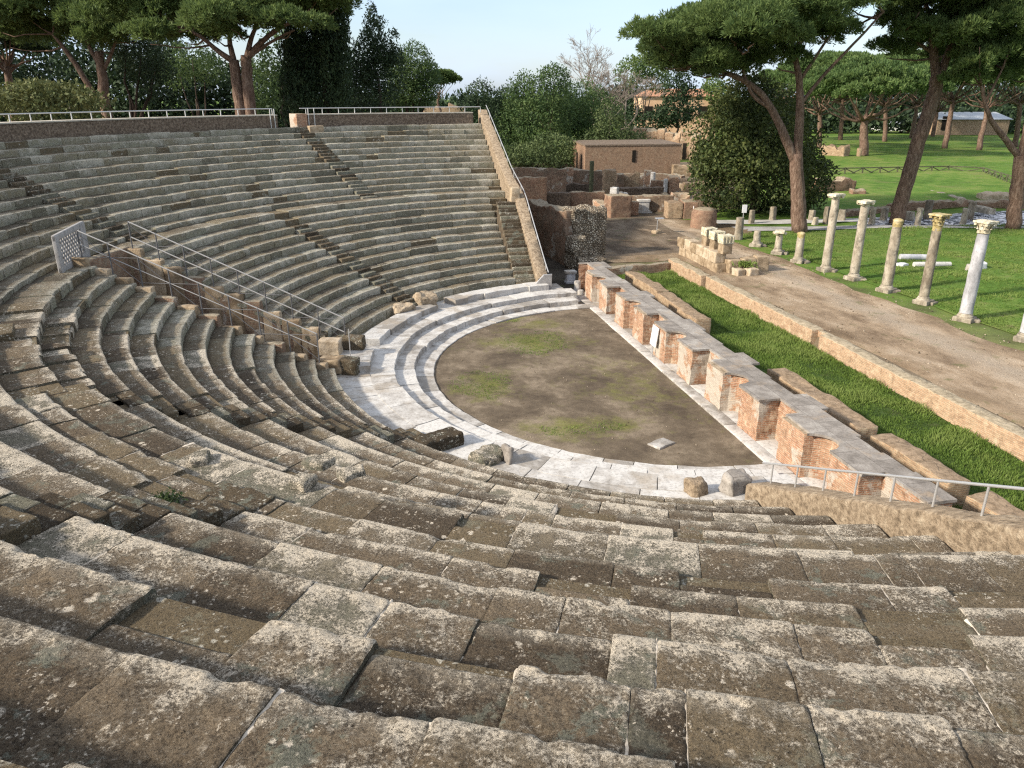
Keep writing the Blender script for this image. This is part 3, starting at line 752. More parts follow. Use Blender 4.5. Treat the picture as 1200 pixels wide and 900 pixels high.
mb = MB(); ring(mb, 11.62, 12.45, .82, .4, 98.5, 128, 1.5, rag=.10, seed=4); ring(mb, 11.62, 12.5, .80, .4, 134, 163, 1.2, rag=.10, seed=5)
hold(mb.build('seat_of_honour', M['marble'], orch), orch)
mb = MB(); ring(mb, 11.6, 12.95, .80, .3, 169, 179.5, 1.2, seed=6, rag=.02); hold(mb.build('landing_slab', M['marble'], orch), orch)

# ================================================================== GROUND
def gz(x, y):
    x = np.asarray(x, float); y = np.asarray(y, float)
    sx = sstep(x, 7.75, 8.15)*sstep(y, -40, -39.9)
    sy = sstep(y, 16.35, 16.75)*sstep(x, 1.3, 2.2)
    ramp = sstep(y, 13, 33)*.85
    outer = np.maximum(sstep(np.hypot(x, y), 29, 33), sstep(-y, 32, 33))
    S = np.maximum.reduce([sx, sy, ramp, outer])
    far = sstep(np.hypot(x+11, y+28), 75, 135)
    return .6*S+1.0*far
def ground_mat():
    N = NT('earth_and_grass', .95, .1)
    big = N.noise(.05, 5, .6); med = N.noise(.6, 6, .65); fine = N.noise(14, 6, .7)
    earth = N.ramp(med, [(.3, (.075, .056, .038)), (.5, (.14, .108, .074)), (.7, (.20, .16, .115))])
    grass = N.ramp(N.math('ADD', N.math('MULTIPLY', med, .6), N.math('MULTIPLY', big, .4)), [(.36, (.05, .085, .016)), (.5, (.09, .16, .025)), (.62, (.16, .19, .05))])
    p = N.xyz(N.pos)
    # grass takes over away from the theatre
    d = N.math('ADD', N.math('MULTIPLY', p[0], .035), N.math('MULTIPLY', p[1], .012))
    m = N.ramp(N.math('ADD', d, N.math('MULTIPLY', med, .6)), [(.62, 0.), (1.0, 1.)])
    c = N.mix(m, earth, grass)
    c = N.mix(N.ramp(fine, [(.3, .5), (.5, 0.)]), c, (.03, .03, .012))
    return N.done(c, N.bump(fine, .6, .05))
xs = np.unique(np.r_[np.linspace(-900, -60, 12), np.linspace(-60, 60, 61), np.linspace(60, 140, 30), np.linspace(140, 1000, 14), [1.3, 1.6, 1.9, 2.2, 7.74, 7.85, 7.95, 8.05, 8.16]])
ys = np.unique(np.r_[np.linspace(-700, -60, 10), np.linspace(-60, 60, 61), np.linspace(60, 150, 30), np.linspace(150, 1300, 14), [16.34, 16.5, 16.6, 16.76]])
X, Y = np.meshgrid(xs, ys, indexing='ij')
mb = MB(); mb.grid(np.stack([X, Y, gz(X, Y)-.03], -1), 0)
tag(mb.build('ground', ground_mat(), smooth=False), kind='structure')

def sheet(name, poly, mat, lift, step=.6, kind='structure', rough=0, edge=.25, zf=gz):
    """ground-following sheet filling a polygon with a slightly wandering edge"""
    p = np.asarray(poly, float)
    # refine and jitter outline
    q = []
    for i in range(len(p)):
        a, b = p[i], p[(i+1) % len(p)]; L = np.linalg.norm(b-a); n = max(1, int(L/1.2))
        for k in range(n): q.append(a+(b-a)*k/n)
    q = np.array(q)
    if edge: q = q+np.stack([fbm(np.c_[q, q[:, 0]*0]*.6, 3, 3), fbm(np.c_[q, q[:, 0]*0]*.6, 3, 7)], -1)*edge
    from mathutils.geometry import delaunay_2d_cdt
    lo, hi = q.min(0), q.max(0)
    gx, gy = np.meshgrid(np.arange(lo[0], hi[0], step), np.arange(lo[1], hi[1], step)); g = np.c_[gx.ravel(), gy.ravel()]
    ins = np.zeros(len(g), bool)
    for i in range(len(q)):
        a, b = q[i], q[i-1]
        c = ((a[1] > g[:, 1]) != (b[1] > g[:, 1]))
        with np.errstate(divide='ignore', invalid='ignore'):
            ins ^= c & (g[:, 0] < (b[0]-a[0])*(g[:, 1]-a[1])/(b[1]-a[1]+1e-12)+a[0])
    g = g[ins]; allp = [Vector(v) for v in np.r_[q, g]]
    n = len(q); r = delaunay_2d_cdt(allp, [], [list(range(n))], 1, 1e-4)
    v = np.array([(w.x, w.y) for w in r[0]]); f = np.array([t for t in r[2] if len(t) == 3])
    z = zf(v[:, 0], v[:, 1])+lift
    if rough: z = z+fbm(np.c_[v*.9, v[:, 0]*0], 3, 4)*rough
    m = MB(); m.add(np.c_[v, z], f, 0)
    return tag(m.build(name, mat, smooth=True), kind=kind)

def orchestra_mat():
    N = NT('damp_earth', .9, .2)
    med = N.noise(.45, 6, .62, dist=.3); fine = N.noise(26, 6, .7); f2 = N.noise(3.5, 6, .65)
    c = N.ramp(N.math('ADD', N.math('MULTIPLY', med, .75), N.math('MULTIPLY', f2, .25)), [(.38, (.07, .053, .037)), (.5, (.125, .097, .067)), (.62, (.225, .18, .13))])
    mo = N.math('ADD', N.math('MULTIPLY', N.noise(.38, 3, .5, vec=N.scale(1, 1, 1)), .6), N.math('MULTIPLY', N.noise(2.6, 6, .7), .4))
    c = N.mix(N.ramp(mo, [(.56, 0.), (.68, .4)]), c, N.mix(N.noise(9, 6, .7), (.085, .10, .028), (.20, .19, .06)))
    # moss beds where water stands
    q = N.xyz(N.pos); mm = None
    for x, y, a, b, s in MOSS:
        dx = N.math('DIVIDE', N.math('SUBTRACT', q[0], x), a); dy = N.math('DIVIDE', N.math('SUBTRACT', q[1], y), b)
        e = N.math('MULTIPLY', N.math('SUBTRACT', 1.0, N.math('SQRT', N.math('ADD', N.math('MULTIPLY', dx, dx), N.math('MULTIPLY', dy, dy)))), s)
        mm = e if mm is None else N.math('MAXIMUM', mm, e)
    mm = N.math('ADD', mm, N.math('MULTIPLY', N.math('SUBTRACT', N.noise(1.0, 8, .75), .5), 4.5))
    c = N.mix(N.ramp(mm, [(-.0, 0.), (1.0, .75)]), c, N.mix(N.noise(7, 5, .7), (.09, .095, .022), (.20, .20, .05)))
    c = N.mix(N.ramp(fine, [(.3, .55), (.5, 0.)]), c, (.035, .027, .018))
    return N.done(c, N.bump(N.math('ADD', fine, f2), .6, .03))
MOSS = [(-4.2, 4.2, 2.6, 1.9, 1.0), (-7.4, -.9, 1.3, 1.8, 1.0), (-5.0, -5.3, 2.6, 1.0, 1.1), (-5.0, 8.0, 2.0, .9, .8), (-1.5, -2.0, 2.0, 2.6, .45), (-3.4, 7.0, 1.6, 1.0, .7)]
th = np.linspace(R(90), R(270), 60)
sheet('orchestra_floor', np.c_[9.2*np.cos(th), 9.2*np.sin(th)], orchestra_mat(), .012, .5, rough=.03, edge=0, zf=lambda x, y: 0*x)
def path_mat(name, lo, md, hi, strips=False):
    N = NT(name, .95, .12)
    med = N.noise(.7, 6, .65, vec=N.scale(1, .55, 1)); fine = N.noise(22, 6, .75); peb = N.voro(9)
    c = N.ramp(med, [(.34, lo), (.5, md), (.66, hi)])
    if strips:
        px = N.math('ADD', N.xyz(N.pos)[0], N.math('MULTIPLY', N.math('SUBTRACT', N.noise(.35, 4), .5), 3.0))
        px = N.math('DIVIDE', px, 20.0)
        c = N.mix(N.ramp(px, [(.41, .55), (.50, 0.), (.58, 0.), (.62, .5), (.66, 0.), (.70, .0), (.77, .75)]), c, N.mix(N.noise(2, 5), (.10, .08, .04), (.16, .10, .062)))
        c = N.mix(N.ramp(px, [(.56, 0.), (.62, .6), (.67, 0.)]), c, (.40, .34, .27))
    c = N.mix(N.ramp(N.noise(1.1, 5, .6), [(.60, 0.), (.70, .55)]), c, (.075, .10, .025))
    c = N.mix(N.ramp(fine, [(.3, .6), (.5, 0.)]), c, tuple(x*.4 for x in lo))
    c = N.mix(N.ramp(fine, [(.60, 0.), (.72, .5)]), c, tuple(x*1.5 for x in hi))
    return N.done(c, N.bump(N.math('ADD', fine, N.math('MULTIPLY', med, .5)), .9, .05))
sheet('gravel_path', [(8.05, -42), (8.05, 17.2), (4.2, 17.2), (2.6, 18.5), (3.6, 24.5), (6.0, 33.5), (14.5, 34), (19, 29.5), (17.5, 24.8), (15.0, 24), (14.7, 8), (14.9, -42)], path_mat('gravelly_earth', (.165, .118, .078), (.315, .236, .16), (.45, .36, .265), True), .006, .8, rough=.05, edge=.7)
sheet('court_ground', [(2.6, 18.6), (9.5, 19.5), (12, 24), (13, 33), (16.5, 36), (9, 37), (5.5, 33), (3.6, 24.5)], path_mat('court_earth', (.085, .062, .044), (.15, .115, .082), (.22, .175, .13)), .014, .9, rough=.03, edge=.6)
sheet('ruin_ground', [(4, 33), (17.5, 33.5), (20, 36), (38, 62), (40, 78), (5, 80), (-6, 60), (-4, 33)], path_mat('dusty_earth', (.075, .058, .042), (.14, .112, .08), (.20, .165, .12)), .014, 1.2, rough=.05, edge=.5)
sheet('side_passage_path', [(-1.55, 12.9), (1.5, 12.9), (2.0, 15.5), (2.7, 18.8), (.9, 22), (.6, 26), (3, 31), (-1.5, 31)], path_mat('dark_trodden_earth', (.03, .026, .022), (.055, .047, .038), (.085, .072, .058)), .012, .7, edge=.1)
def lawn_mat():
    N = NT('mown_grass', .95, .1)
    big = N.noise(.09, 4, .6); med = N.noise(.7, 6, .65); fine = N.noise(9, 6, .75, vec=N.scale(1, 1, 1))
    f = N.math('ADD', N.math('MULTIPLY', big, .45), N.math('MULTIPLY', med, .55))
    c = N.ramp(f, [(.36, (.055, .11, .018)), (.47, (.09, .165, .028)), (.57, (.15, .205, .048)), (.67, (.20, .195, .08))])
    c = N.mix(N.ramp(N.noise(.22, 6, .7), [(.55, 0.), (.68, .45)]), c, (.19, .175, .08))
    c = N.mix(N.ramp(med, [(.60, 0.), (.72, .6)]), c, (.13, .105, .06))
    c = N.mix(N.ramp(fine, [(.3, .6), (.52, 0.)]), c, (.02, .04, .006))
    return N.done(c, N.bump(fine, .8, .06))
LAWN = lawn_mat()
sheet('lawn', [(16.3, -40), (16.2, 24.2), (19.5, 25.2), (27.5, 25.5), (37, 23.4), (60, 17.3), (75, 0), (60, -40)], LAWN, .010, 1.2, rough=.05, edge=.5)
sheet('far_lawn', [(27, 37), (35, 44.5), (36, 60), (42, 86), (52, 120), (110, 160), (230, 130), (200, 40), (110, 30), (62, 31), (59.5, 30.5), (46, 34.2), (38, 34)], LAWN, .010, 3, rough=.04, edge=.4)
road_m = mat_simple('grey_paving', [(.3, (.24, .23, .225)), (.5, (.33, .32, .31)), (.7, (.42, .41, .40))], 1.2, 6, bump=.3)
sheet('road', [(17.5, 26.4), (22, 25.8), (30, 25.6), (39.5, 23.2), (62, 17.3), (62.5, 18.5), (40, 24.3), (30, 26.8), (22, 27.6), (17.5, 28.6)], road_m, .022, 1, edge=.05)
sheet('pavement', [(17.2, 30), (22.0, 29.0), (30, 28.9), (30, 30.4), (22, 31.2), (17.2, 32)], mat_simple('pale_slab_paving', [(.3, (.36, .35, .335)), (.6, (.50, .49, .47))], .8, 5, bump=.2), .026, 1, edge=.03)
def mosaic_mat():
    N = NT('black_and_white_mosaic', .6, .3)
    v = N.noise(1.15, 2, .45, dist=1.6); v2 = N.voro(1.7, feat='DISTANCE_TO_EDGE')
    k = N.math('ADD', N.ramp(v, [(.485, 0.), (.50, 1.)]), N.ramp(v2, [(.03, .9), (.045, 0.)]), True)
    c = N.mix(k, (.66, .65, .68), (.035, .035, .04))
    return N.done(c, N.bump(N.voro(40), .2, .004))
sheet('mosaic_pavement', [(27.8, 27.3), (31, 26.85), (40, 24.7), (58, 20.2), (59, 28), (46.5, 31.4), (41, 31.2), (36, 30.2), (30.5, 30.6)], mosaic_mat(), .030, 1, edge=.15)

# grass blades (stuff)
def grass_field(name, n, sampler, h, zf, seed, per=4, w=.018):
    g = np.random.default_rng(seed); P = sampler(g, n)
    z = zf(P[:, 0], P[:, 1])
    d = fbm(np.c_[P*.8, P[:, 0]*0], 3, seed); keep = d > -.6; P = P[keep]; z = z[keep]; d = d[keep]
    m = MB(); k = len(P)
    for j in range(per):
        off = g.normal(0, .05, (k, 2)); D = np.c_[g.normal(0, .45, (k, 2)), np.ones(k)]
        m.blades(np.c_[P+off, z-.01], D, h*g.uniform(.4, 1.3, k)*np.clip(1+1.5*d, .35, 2.2), w, np.clip(.5+d*.9+g.normal(0, .12, k), 0, 1))
    return tag(m.build(name, M['grass']), kind='stuff')
def s_pit(g, n):
    x = g.uniform(1.75, 7.6, n); y = g.uniform(-16, 16.2, n)
    return np.c_[x, y]
sheet('pit_floor', [(1.6, -16), (7.72, -16), (7.72, 16.4), (1.6, 16.4)], mat_simple('turf_soil', [(.3, (.02, .035, .008)), (.55, (.04, .07, .013)), (.72, (.07, .065, .03))], 1.2, bump=.8), .012, .5, rough=.06, edge=0)
grass_field('pit_grass', 30000, s_pit, .17, lambda x, y: gz(x, y), 3, 6, .024)
grass_field('lawn_grass', 34000, lambda g, n: np.c_[16.4+(g.uniform(0, 1, n)**1.3)*26, g.uniform(-14, 25.5, n)], .11, gz, 5, 5, .03)
def pebbles(name, n, sampler, zf, smin, smax, mat, seed):
    g = np.random.default_rng(seed); P = sampler(g, n); z = zf(P[:, 0], P[:, 1]); s = smin*(smax/smin)**(g.uniform(0, 1, len(P))**3)
    o = np.array([(1, 0, 0), (-1, 0, 0), (0, 1, 0), (0, -1, 0), (0, 0, .8), (0, 0, -.6)])
    V = o[None]*s[:, None, None]*g.uniform(.6, 1.3, (len(P), 6, 1))+np.c_[P, z+s*.2][:, None]
    f = np.array([(0, 2, 4), (2, 1, 4), (1, 3, 4), (3, 0, 4), (2, 0, 5), (1, 2, 5), (3, 1, 5), (0, 3, 5)])
    F = (np.arange(len(P))*6)[:, None, None]+f[None]
    m = MB(); m.add(V.reshape(-1, 3), F.reshape(-1, 3), 0, np.repeat(g.uniform(0, 1, len(P)), 6))
    return tag(m.build(name, mat), kind='stuff')
GRIT = mat_simple('brown_grit', [(.3, (.10, .075, .05)), (.5, (.20, .155, .11)), (.7, (.33, .275, .21))], 4, tintw=.8)
pebbles('gravel', 3500, lambda g, n: np.c_[g.uniform(8.4, 15.8, n), g.uniform(-16, 24, n)], gz, .012, .06, GRIT, 1)
def on_arena(g, n):
    r = 9.0*np.sqrt(g.uniform(0, 1, n)); a = np.radians(g.uniform(90, 270, n)); return np.c_[r*np.cos(a), r*np.sin(a)]
pebbles('orchestra_grit', 1500, on_arena, lambda x, y: 0*x+.015, .006, .035, GRIT, 9)
def s_moss(g, n):
    P = on_arena(g, n); k = fbm(np.c_[P*.42, P[:, 0]*0+3], 3, 21); c = np.array([[-5.0, -5.5], [-7.4, -1.0], [-4.2, 4.2], [-5.0, 8.0]])
    d = np.min(np.linalg.norm((P[:, None]-c[None])/np.array([[2.2, 1.0], [1.2, 1.6], [2.2, 1.5], [1.0, 1.0]])[None], axis=2), axis=1)
    return P[(d+k*1.1 < 1.0)]
grass_field('orchestra_weeds', 14000, s_moss, .035, lambda x, y: 0*x+.02, 8, 4, .022)
def onseat(g, n):
    r = g.uniform(14, 29.8, n); a = np.radians(g.uniform(196, 262, n)); return np.c_[r*np.cos(a), r*np.sin(a)]

# ================================================================== STAGE
st = thing('orchestra_stage_wall', 'low orange brick stage front with projecting piers and niches under grey slabs', 'stage wall', (.9, 0, 0))
PITCHY, PW = 2.56, 1.26
plan = []; cap = []
y = 13.4
pts_front = [(.95, 13.5)]
def arc(yc, r, x, n=8): return [(x+r*math.sin(t), yc+r*math.cos(t)) for t in np.linspace(0, math.pi, n)]
front = [(.55, 13.5)]; capf = [(.50, 13.56)]
pier_y = [11.6-PITCHY*k for k in range(10)]
prev = 13.5
for k, yf in enumerate(pier_y):
    yn = yf-PW
    if k % 2 == 1:      # curved niche before this pier
        yc, rr = (prev+yf)/2, (prev-yf)/2
        front += arc(yc, rr, .38, 9)
        capf += [(x+.0, yy) for x, yy in arc(yc, rr-.10, .36, 9)]
    else:
        front += [(1.05, prev), (1.05, yf)]
        capf += [(1.0, prev-.07), (1.0, yf+.07)]
    front += [(.36, yf), (.36, yn)]; ex = random.Random(50+k).choice([-.06, -.02, .02, .10, .16]); capf += [(.36+ex, yf+.05), (.36+ex+random.Random(k).uniform(-.08, .1), yn-.06)]
    prev = yn
front += [(1.05, prev), (1.05, -14.3)]; capf += [(1.0, prev-.07), (1.0, -14.35)]
back = [(1.72, -14.3), (1.72, 13.5)]
rg = random.Random(8); capb = []
yy = -14.35
while yy < 13.5:
    xb = rg.choice([1.62, 1.78, 1.95, 1.70, 2.05]); L = rg.uniform(1.0, 2.2); capb += [(xb, yy), (xb, min(13.56, yy+L))]; yy += L
from mathutils.geometry import tessellate_polygon
def solid(mb, poly, z0, z1, amp, step, rag=0, mat=0):
    p = np.asarray(poly, float); q = []
    for i in range(len(p)):
        a, b = p[i], p[(i+1) % len(p)]; L = np.linalg.norm(b-a); n = max(1, int(L/step))
        for k in range(n): q.append(a+(b-a)*k/n)
    q = np.array(q); nz = max(2, int((z1-z0)/step)+1); zs = np.linspace(z0, z1, nz)
    P = np.zeros((len(q)+1, nz, 3)); qq = np.r_[q, q[:1]]
    P[..., 0] = qq[:, 0, None]; P[..., 1] = qq[:, 1, None]; P[..., 2] = zs[None]
    if rag: P[..., 2] -= rag*np.clip(fbm(np.c_[qq*1.3, qq[:, 0]*0], 3, 2)+.15, 0, 1)[:, None]*((zs-z0)/(z1-z0))[None]
    d = np.stack([fbm(P*4, 3, 1), fbm(P*4+9, 3, 2), 0*P[..., 0]], -1)*amp*2
    P += d; P[-1] = P[0]
    mb.grid(P, mat, .5, flip=True)
    top = P[:-1, -1]
    tri = tessellate_polygon([[Vector((v[0], v[1], 0)) for v in top]])
    tri = np.array([t for t in tri])
    n0 = np.cross(top[tri[:, 1]]-top[tri[:, 0]], top[tri[:, 2]]-top[tri[:, 0]])[:, 2]
    tri = np.where(n0[:, None] < 0, tri[:, ::-1], tri)
    mb.add(top, tri, mat, .5)
mb = MB(); solid(mb, front+back, -.2, 1.43, .03, .12); hold(mb.build('brick_body', M['brick'], st), st)
mb = MB(); solid(mb, capf+capb, 1.425, 1.50, .012, .2); hold(mb.build('slab_top', M['slabcap'], st), st)
mb = MB()
yq = 13.3
while yq > -13.6:
    L = rg.uniform(.9, 1.9); mb.rbox((.14, yq-L/2, -.1), (.44, L-.015, .17+rg.uniform(-.012, .012)), 0, step=.4, amp=.006, rnd=.015, tint=rg.random()); yq -= L
hold(mb.build('marble_kerb', M['marble'], st, smooth=True, sharp=40), st)
mb = MB()
for k in range(9):       # floors of the niches, broken pale slabs
    y1 = pier_y[k]-PW; y0 = pier_y[k+1]
    mb = MB(); mb.rbox((.74, (y0+y1)/2, -.1), (.75, y1-y0-.03, .16), 0, step=.3, amp=.01, rnd=.02, tint=rg.random())
    hold(mb.build('niche_floor', M['marble'], st, smooth=True, sharp=40), st)
mb = MB()
for yn, zz in ((-8.9+.05, .45), (-3.9-.02, .38), (1.3, .5), (-6.2, .55)):
    mb.rbox((1.10, yn-1.8, zz), (.06, .30, .13), 0, step=1, amp=0, rnd=0)
hold(mb.build('wall_recess', M['shadowgap'], st), st)

def wall_thing(name, label, cat, segs, mat, group=None, base=None):
    """segs: list of (p0, p1, thick, z0, h, kwargs)"""
    p = segs[0]
    o = MB()
    for p0, p1, th_, z0, h, kw in segs:
        o.wall(p0, p1, th_, z0, h, **{**dict(step=.3, amp=.02, rnd=.04, ragged=.12), **kw})
    return tag(o.build(name, mat, smooth=True, sharp=40), label, cat, group)
# white notice board leaning on the stage front
nb = thing('notice_board', 'small blank white notice board standing against a stage pier', 'sign', (.22, 1.5, .1))
mb = MB(); mb.rbox((.20, 1.05, .55), (.05, .62, .82), 0, step=1, amp=0, rnd=.01, tilt=(.12, 0)); hold(mb.build('board', M['whitepaint'], nb), nb)
mb = MB(); mb.bar((.2, 1.05, .05), (.21, 1.05, .6), .025); hold(mb.build('post', M['steel'], nb), nb)

G3 = 'low brick walls in the grassy pit'
LW = [((3.80, 13.75), (3.85, 8.95), 'tan brick wall stub in the pit, farthest one beside the far end of the stage'),
      ((3.72, 8.6), (3.55, 3.35), 'tan brick wall stub in the pit, level with the white notice board'),
      ((3.42, -3.3), (3.42, -8.85), 'long tan brick wall stub in the pit right of the nearer stage piers'),
      ((3.50, -9.35), (3.55, -12.55), 'thick tan brick wall stub in the pit beside the near end of the stage slabs'),
      ((3.62, -13.1), (3.75, -16.0), 'tan brick wall stub in the pit nearest the metal handrail')]
for p0, p1, lab in LW:
    wall_thing('brick_wall_stub', lab, 'wall', [(p0, p1, .74, -.1, .97, dict(step=.14, amp=.022, rnd=.035, ragged=.09))], M['brick_tan'], G3)
# back wall of the stage
wall_thing('stage_back_wall', 'long low orange brick wall between the grassy pit and the gravel path', 'wall',
    [((7.98, 12.0), (7.98, 1.15), .62, -.1, .86, dict(step=.25, amp=.015, ragged=.08)), ((7.98, .55), (7.98, -16.5), .62, -.1, .84, dict(step=.25, amp=.015, ragged=.10)), ((8.16, 1.2), (8.16, .5), .3, -.1, .8, {})], M['brick_far'])
wall_thing('stage_back_wall', 'short stepped orange brick wall at the far corner of the grassy pit', 'wall',
    [((7.75, 17.0), (7.75, 12.15), .6, -.1, .92, dict(step=.25, amp=.015, ragged=.10))], M['brick_far'])
wall_thing('pit_end_wall', 'low tan brick wall closing the far end of the grassy pit', 'wall',
    [((2.1, 16.2), (7.4, 16.75), .5, -.1, .70, dict(step=.25, ragged=.15))], M['brick_grey'])

# ================================================================== COLUMNS
def column(px, py, h, label, rad=.25, capital='flat', mat='column', captop=None, lean=(0, 0), seed=0, group='columns standing along the lawn', plinth=True):
    root = thing('column', label, 'column', (px, py, .6), group)
    z = 0.0; Z = float(gz(px, py))
    if plinth:
        mb = MB(); mb.rbox((px, py, Z-.15), (.78, .78, .33), .1*seed, step=.2, amp=.035, rnd=.05, tint=.4)
        mb.rbox((px+.35, py-.15, Z-.1), (.5, .6, .2), .5*seed, step=.2, amp=.04, rnd=.06, tint=.2)
        hold(mb.build('plinth', M['column'], root, smooth=True, sharp=40), root)
        mb = MB(); b0 = Z+.16
        mb.lathe([(rad+.07, b0), (rad+.09, b0+.04), (rad+.075, b0+.08), (rad+.035, b0+.11), (rad+.045, b0+.14), (rad+.01, b0+.18)], (px, py, 0), 20, 0, .7, amp=.008)
        hold(mb.build('base', M['column'], root, smooth=True, sharp=50), root); z0 = b0+.2
    else: z0 = Z-.1
    ch = {'flat': .32, 'corinthian': .52, None: 0}[capital]
    top = Z+h-ch
    mb = MB(); zs = np.linspace(z0, top, 22)
    mb.lathe([(rad*(1.03-.14*((q-z0)/(top-z0))**1.5), q-0) for q in zs], (px, py, 0), 22, 0, .5+.3*math.sin(seed), amp=.014, freq=3, seed=seed)
    if captop:
        n = max(1, int(.35/((top-z0)/21)))
        mb.lathe([(rad*.93, top-.02), (rad*.98, top+.03), (rad*.8, top+.10), (rad*.35, top+.14)], (px, py, 0), 14, 1, .6, amp=.03, freq=5, seed=seed+3)
        mb.lathe([(rad*.925, top-.28), (rad*.935, top+.01)], (px, py, 0), 22, 1, .4, amp=.008, seed=seed)
    hold(mb.build('shaft', [M[mat], M['yellow']], root, smooth=True, sharp=50), root)
    cm = M['yellow'] if captop == 'yellowcap' else M['capital']
    if capital == 'flat':
        mb = MB()
        mb.lathe([(rad*.9, top), (rad*1.0, top+.05), (rad*.95, top+.08), (rad*1.25, top+.2), (rad*1.3, top+.23)], (px, py, 0), 18, 0, .5, amp=.02, freq=5, seed=seed)
        mb.rbox((px, py, top+.2), (.86, .60, .13), .2+.1*seed, step=.1, amp=.022, rnd=.03, freq=5, tint=.7)
        for s in (-1, 1):
            mb.bar((px+s*.30, py-.24, top+.17), (px+s*.30, py+.24, top+.17), .09, 10)
        hold(mb.build('capital', cm, root, smooth=True, sharp=45), root)
    elif capital == 'corinthian':
        mb = MB()
        mb.lathe([(rad*.98, top-.03), (rad*1.08, top), (rad*.92, top+.03), (rad*.95, top+.2), (rad*1.1, top+.36), (rad*1.35, top+.44)], (px, py, 0), 18, 0, .4, amp=.02, freq=6, seed=seed)
        for lv, (zz, rr, hh, n) in enumerate(((top+.02, rad*1.0, .20, 8), (top+.15, rad*1.03, .24, 8))):
            for j in range(n):
                t = 2*math.pi*(j+.5*lv)/n; c, s = math.cos(t), math.sin(t); w = .085
                rows = []
                for f, (o, hz) in enumerate(((0, 0), (.015, .4), (.035, .8), (.10, 1.0), (.13, .86))):
                    ww = w*(1-.12*f); r_ = rr+o
                    rows.append([(px+r_*c-q*ww*s, py+r_*s+q*ww*c, zz+hh*hz-abs(q)*.02) for q in (-1, 0, 1)])
                mb.grid(np.array(rows), 0, .6)
        for j in range(4):
            t = math.pi/4+j*math.pi/2+.2; c, s = math.cos(t), math.sin(t)
            mb.rbox((px+.37*c, py+.37*s, top+.32), (.16, .12, .14), t, step=.06, amp=.012, rnd=.05, tint=.7)
        mb.rbox((px, py, top+.44), (.74, .74, .09), .2, step=.1, amp=.02, rnd=.02, freq=6, tint=.6)
        hold(mb.build('capital', cm, root, smooth=True, sharp=45), root)
    return root
column(15.64, 12.57, 4.5, 'tallest far column, pale stone under a wide flat capital, beside the column stumps', .245, 'flat', seed=1)
column(15.92, 10.22, 4.4, 'pale column with a weathered flat capital between the tallest and the yellow topped one', .25, 'flat', seed=2)
column(15.91, 7.34, 3.72, 'column without a capital, its broken top crusted with yellow lichen', .27, None, captop='y', seed=3)
column(16.11, 4.75, 4.45, 'tan column with a narrow yellow lichened corinthian capital', .235, 'corinthian', captop='yellowcap', seed=4)
column(15.87, 1.62, 4.6, 'nearest whole column, smooth grey marble shaft under a broad leafy capital', .27, 'corinthian', mat='greymarble', seed=5)
column(16.1, -1.62, 4.2, 'grey marble column cut off by the right edge of the photo', .27, None, mat='greymarble', seed=6)
column(15.38, 15.16, 1.75, 'half height column stump with a yellowish top beside the big pine', .25, None, captop='y', seed=7, group='column stumps along the lawn')
r = column(15.54, 17.92, 1.5, 'short column stump wearing a wide white capital', .23, 'flat', seed=8, group='column stumps along the lawn')
column(15.5, 20.72, 1.05, 'shortest leaning column stump between the white capital and the carved blocks', .24, None, seed=9, group='column stumps along the lawn')
column(15.54, 23.44, 1.55, 'thick plain column stump behind the carved stone blocks', .30, None, seed=10, plinth=False, group='column stumps along the lawn')

# fallen marble drums on the lawn
mb = MB(); mb.tube([(22.2, 14.6, .75), (23.1, 14.35, .75), (24.0, 14.1, .75)], [.2, .2, .19], 14, 0, .5, amp=.05); tag(mb.build('fallen_shaft', M['greymarble'], smooth=True, sharp=50), 'grey marble column drum lying on the lawn, farthest of the fallen pieces', 'column drum', 'fallen marble on the lawn')
mb = MB(); mb.tube([(21.6, 12.5, .72), (22.7, 12.3, .72), (23.9, 12.2, .70)], [.17, .17, .16], 14, 0, .9, amp=.06); tag(mb.build('fallen_shaft', M['marble'], smooth=True, sharp=50), 'white marble shaft piece lying on the lawn between the lichened columns', 'column drum', 'fallen marble on the lawn')
mb = MB(); mb.rbox((21.1, 12.9, .55), (.7, .5, .2), .4, step=.1, amp=.04, rnd=.05); tag(mb.build('marble_block', M['greymarble'], smooth=True, sharp=45), 'flat grey marble block beside the fallen white shaft', 'stone block', 'fallen marble on the lawn')
mb = MB(); mb.rbox((24.3, 11.0, .58), (.62, .5, .34), .7, step=.1, amp=.06, rnd=.1); tag(mb.build('marble_block', M['marble'], smooth=True, sharp=45), 'rounded white marble lump alone on the lawn', 'stone block', 'fallen marble on the lawn')
mb = MB(); mb.rbox((25.3, 11.3, .58), (.5, .5, .42), .2, step=.1, amp=.06, rnd=.08); tag(mb.build('marble_block', M['greymarble'], smooth=True, sharp=45), 'upright grey marble fragment right of the white lump on the lawn', 'stone block', 'fallen marble on the lawn')

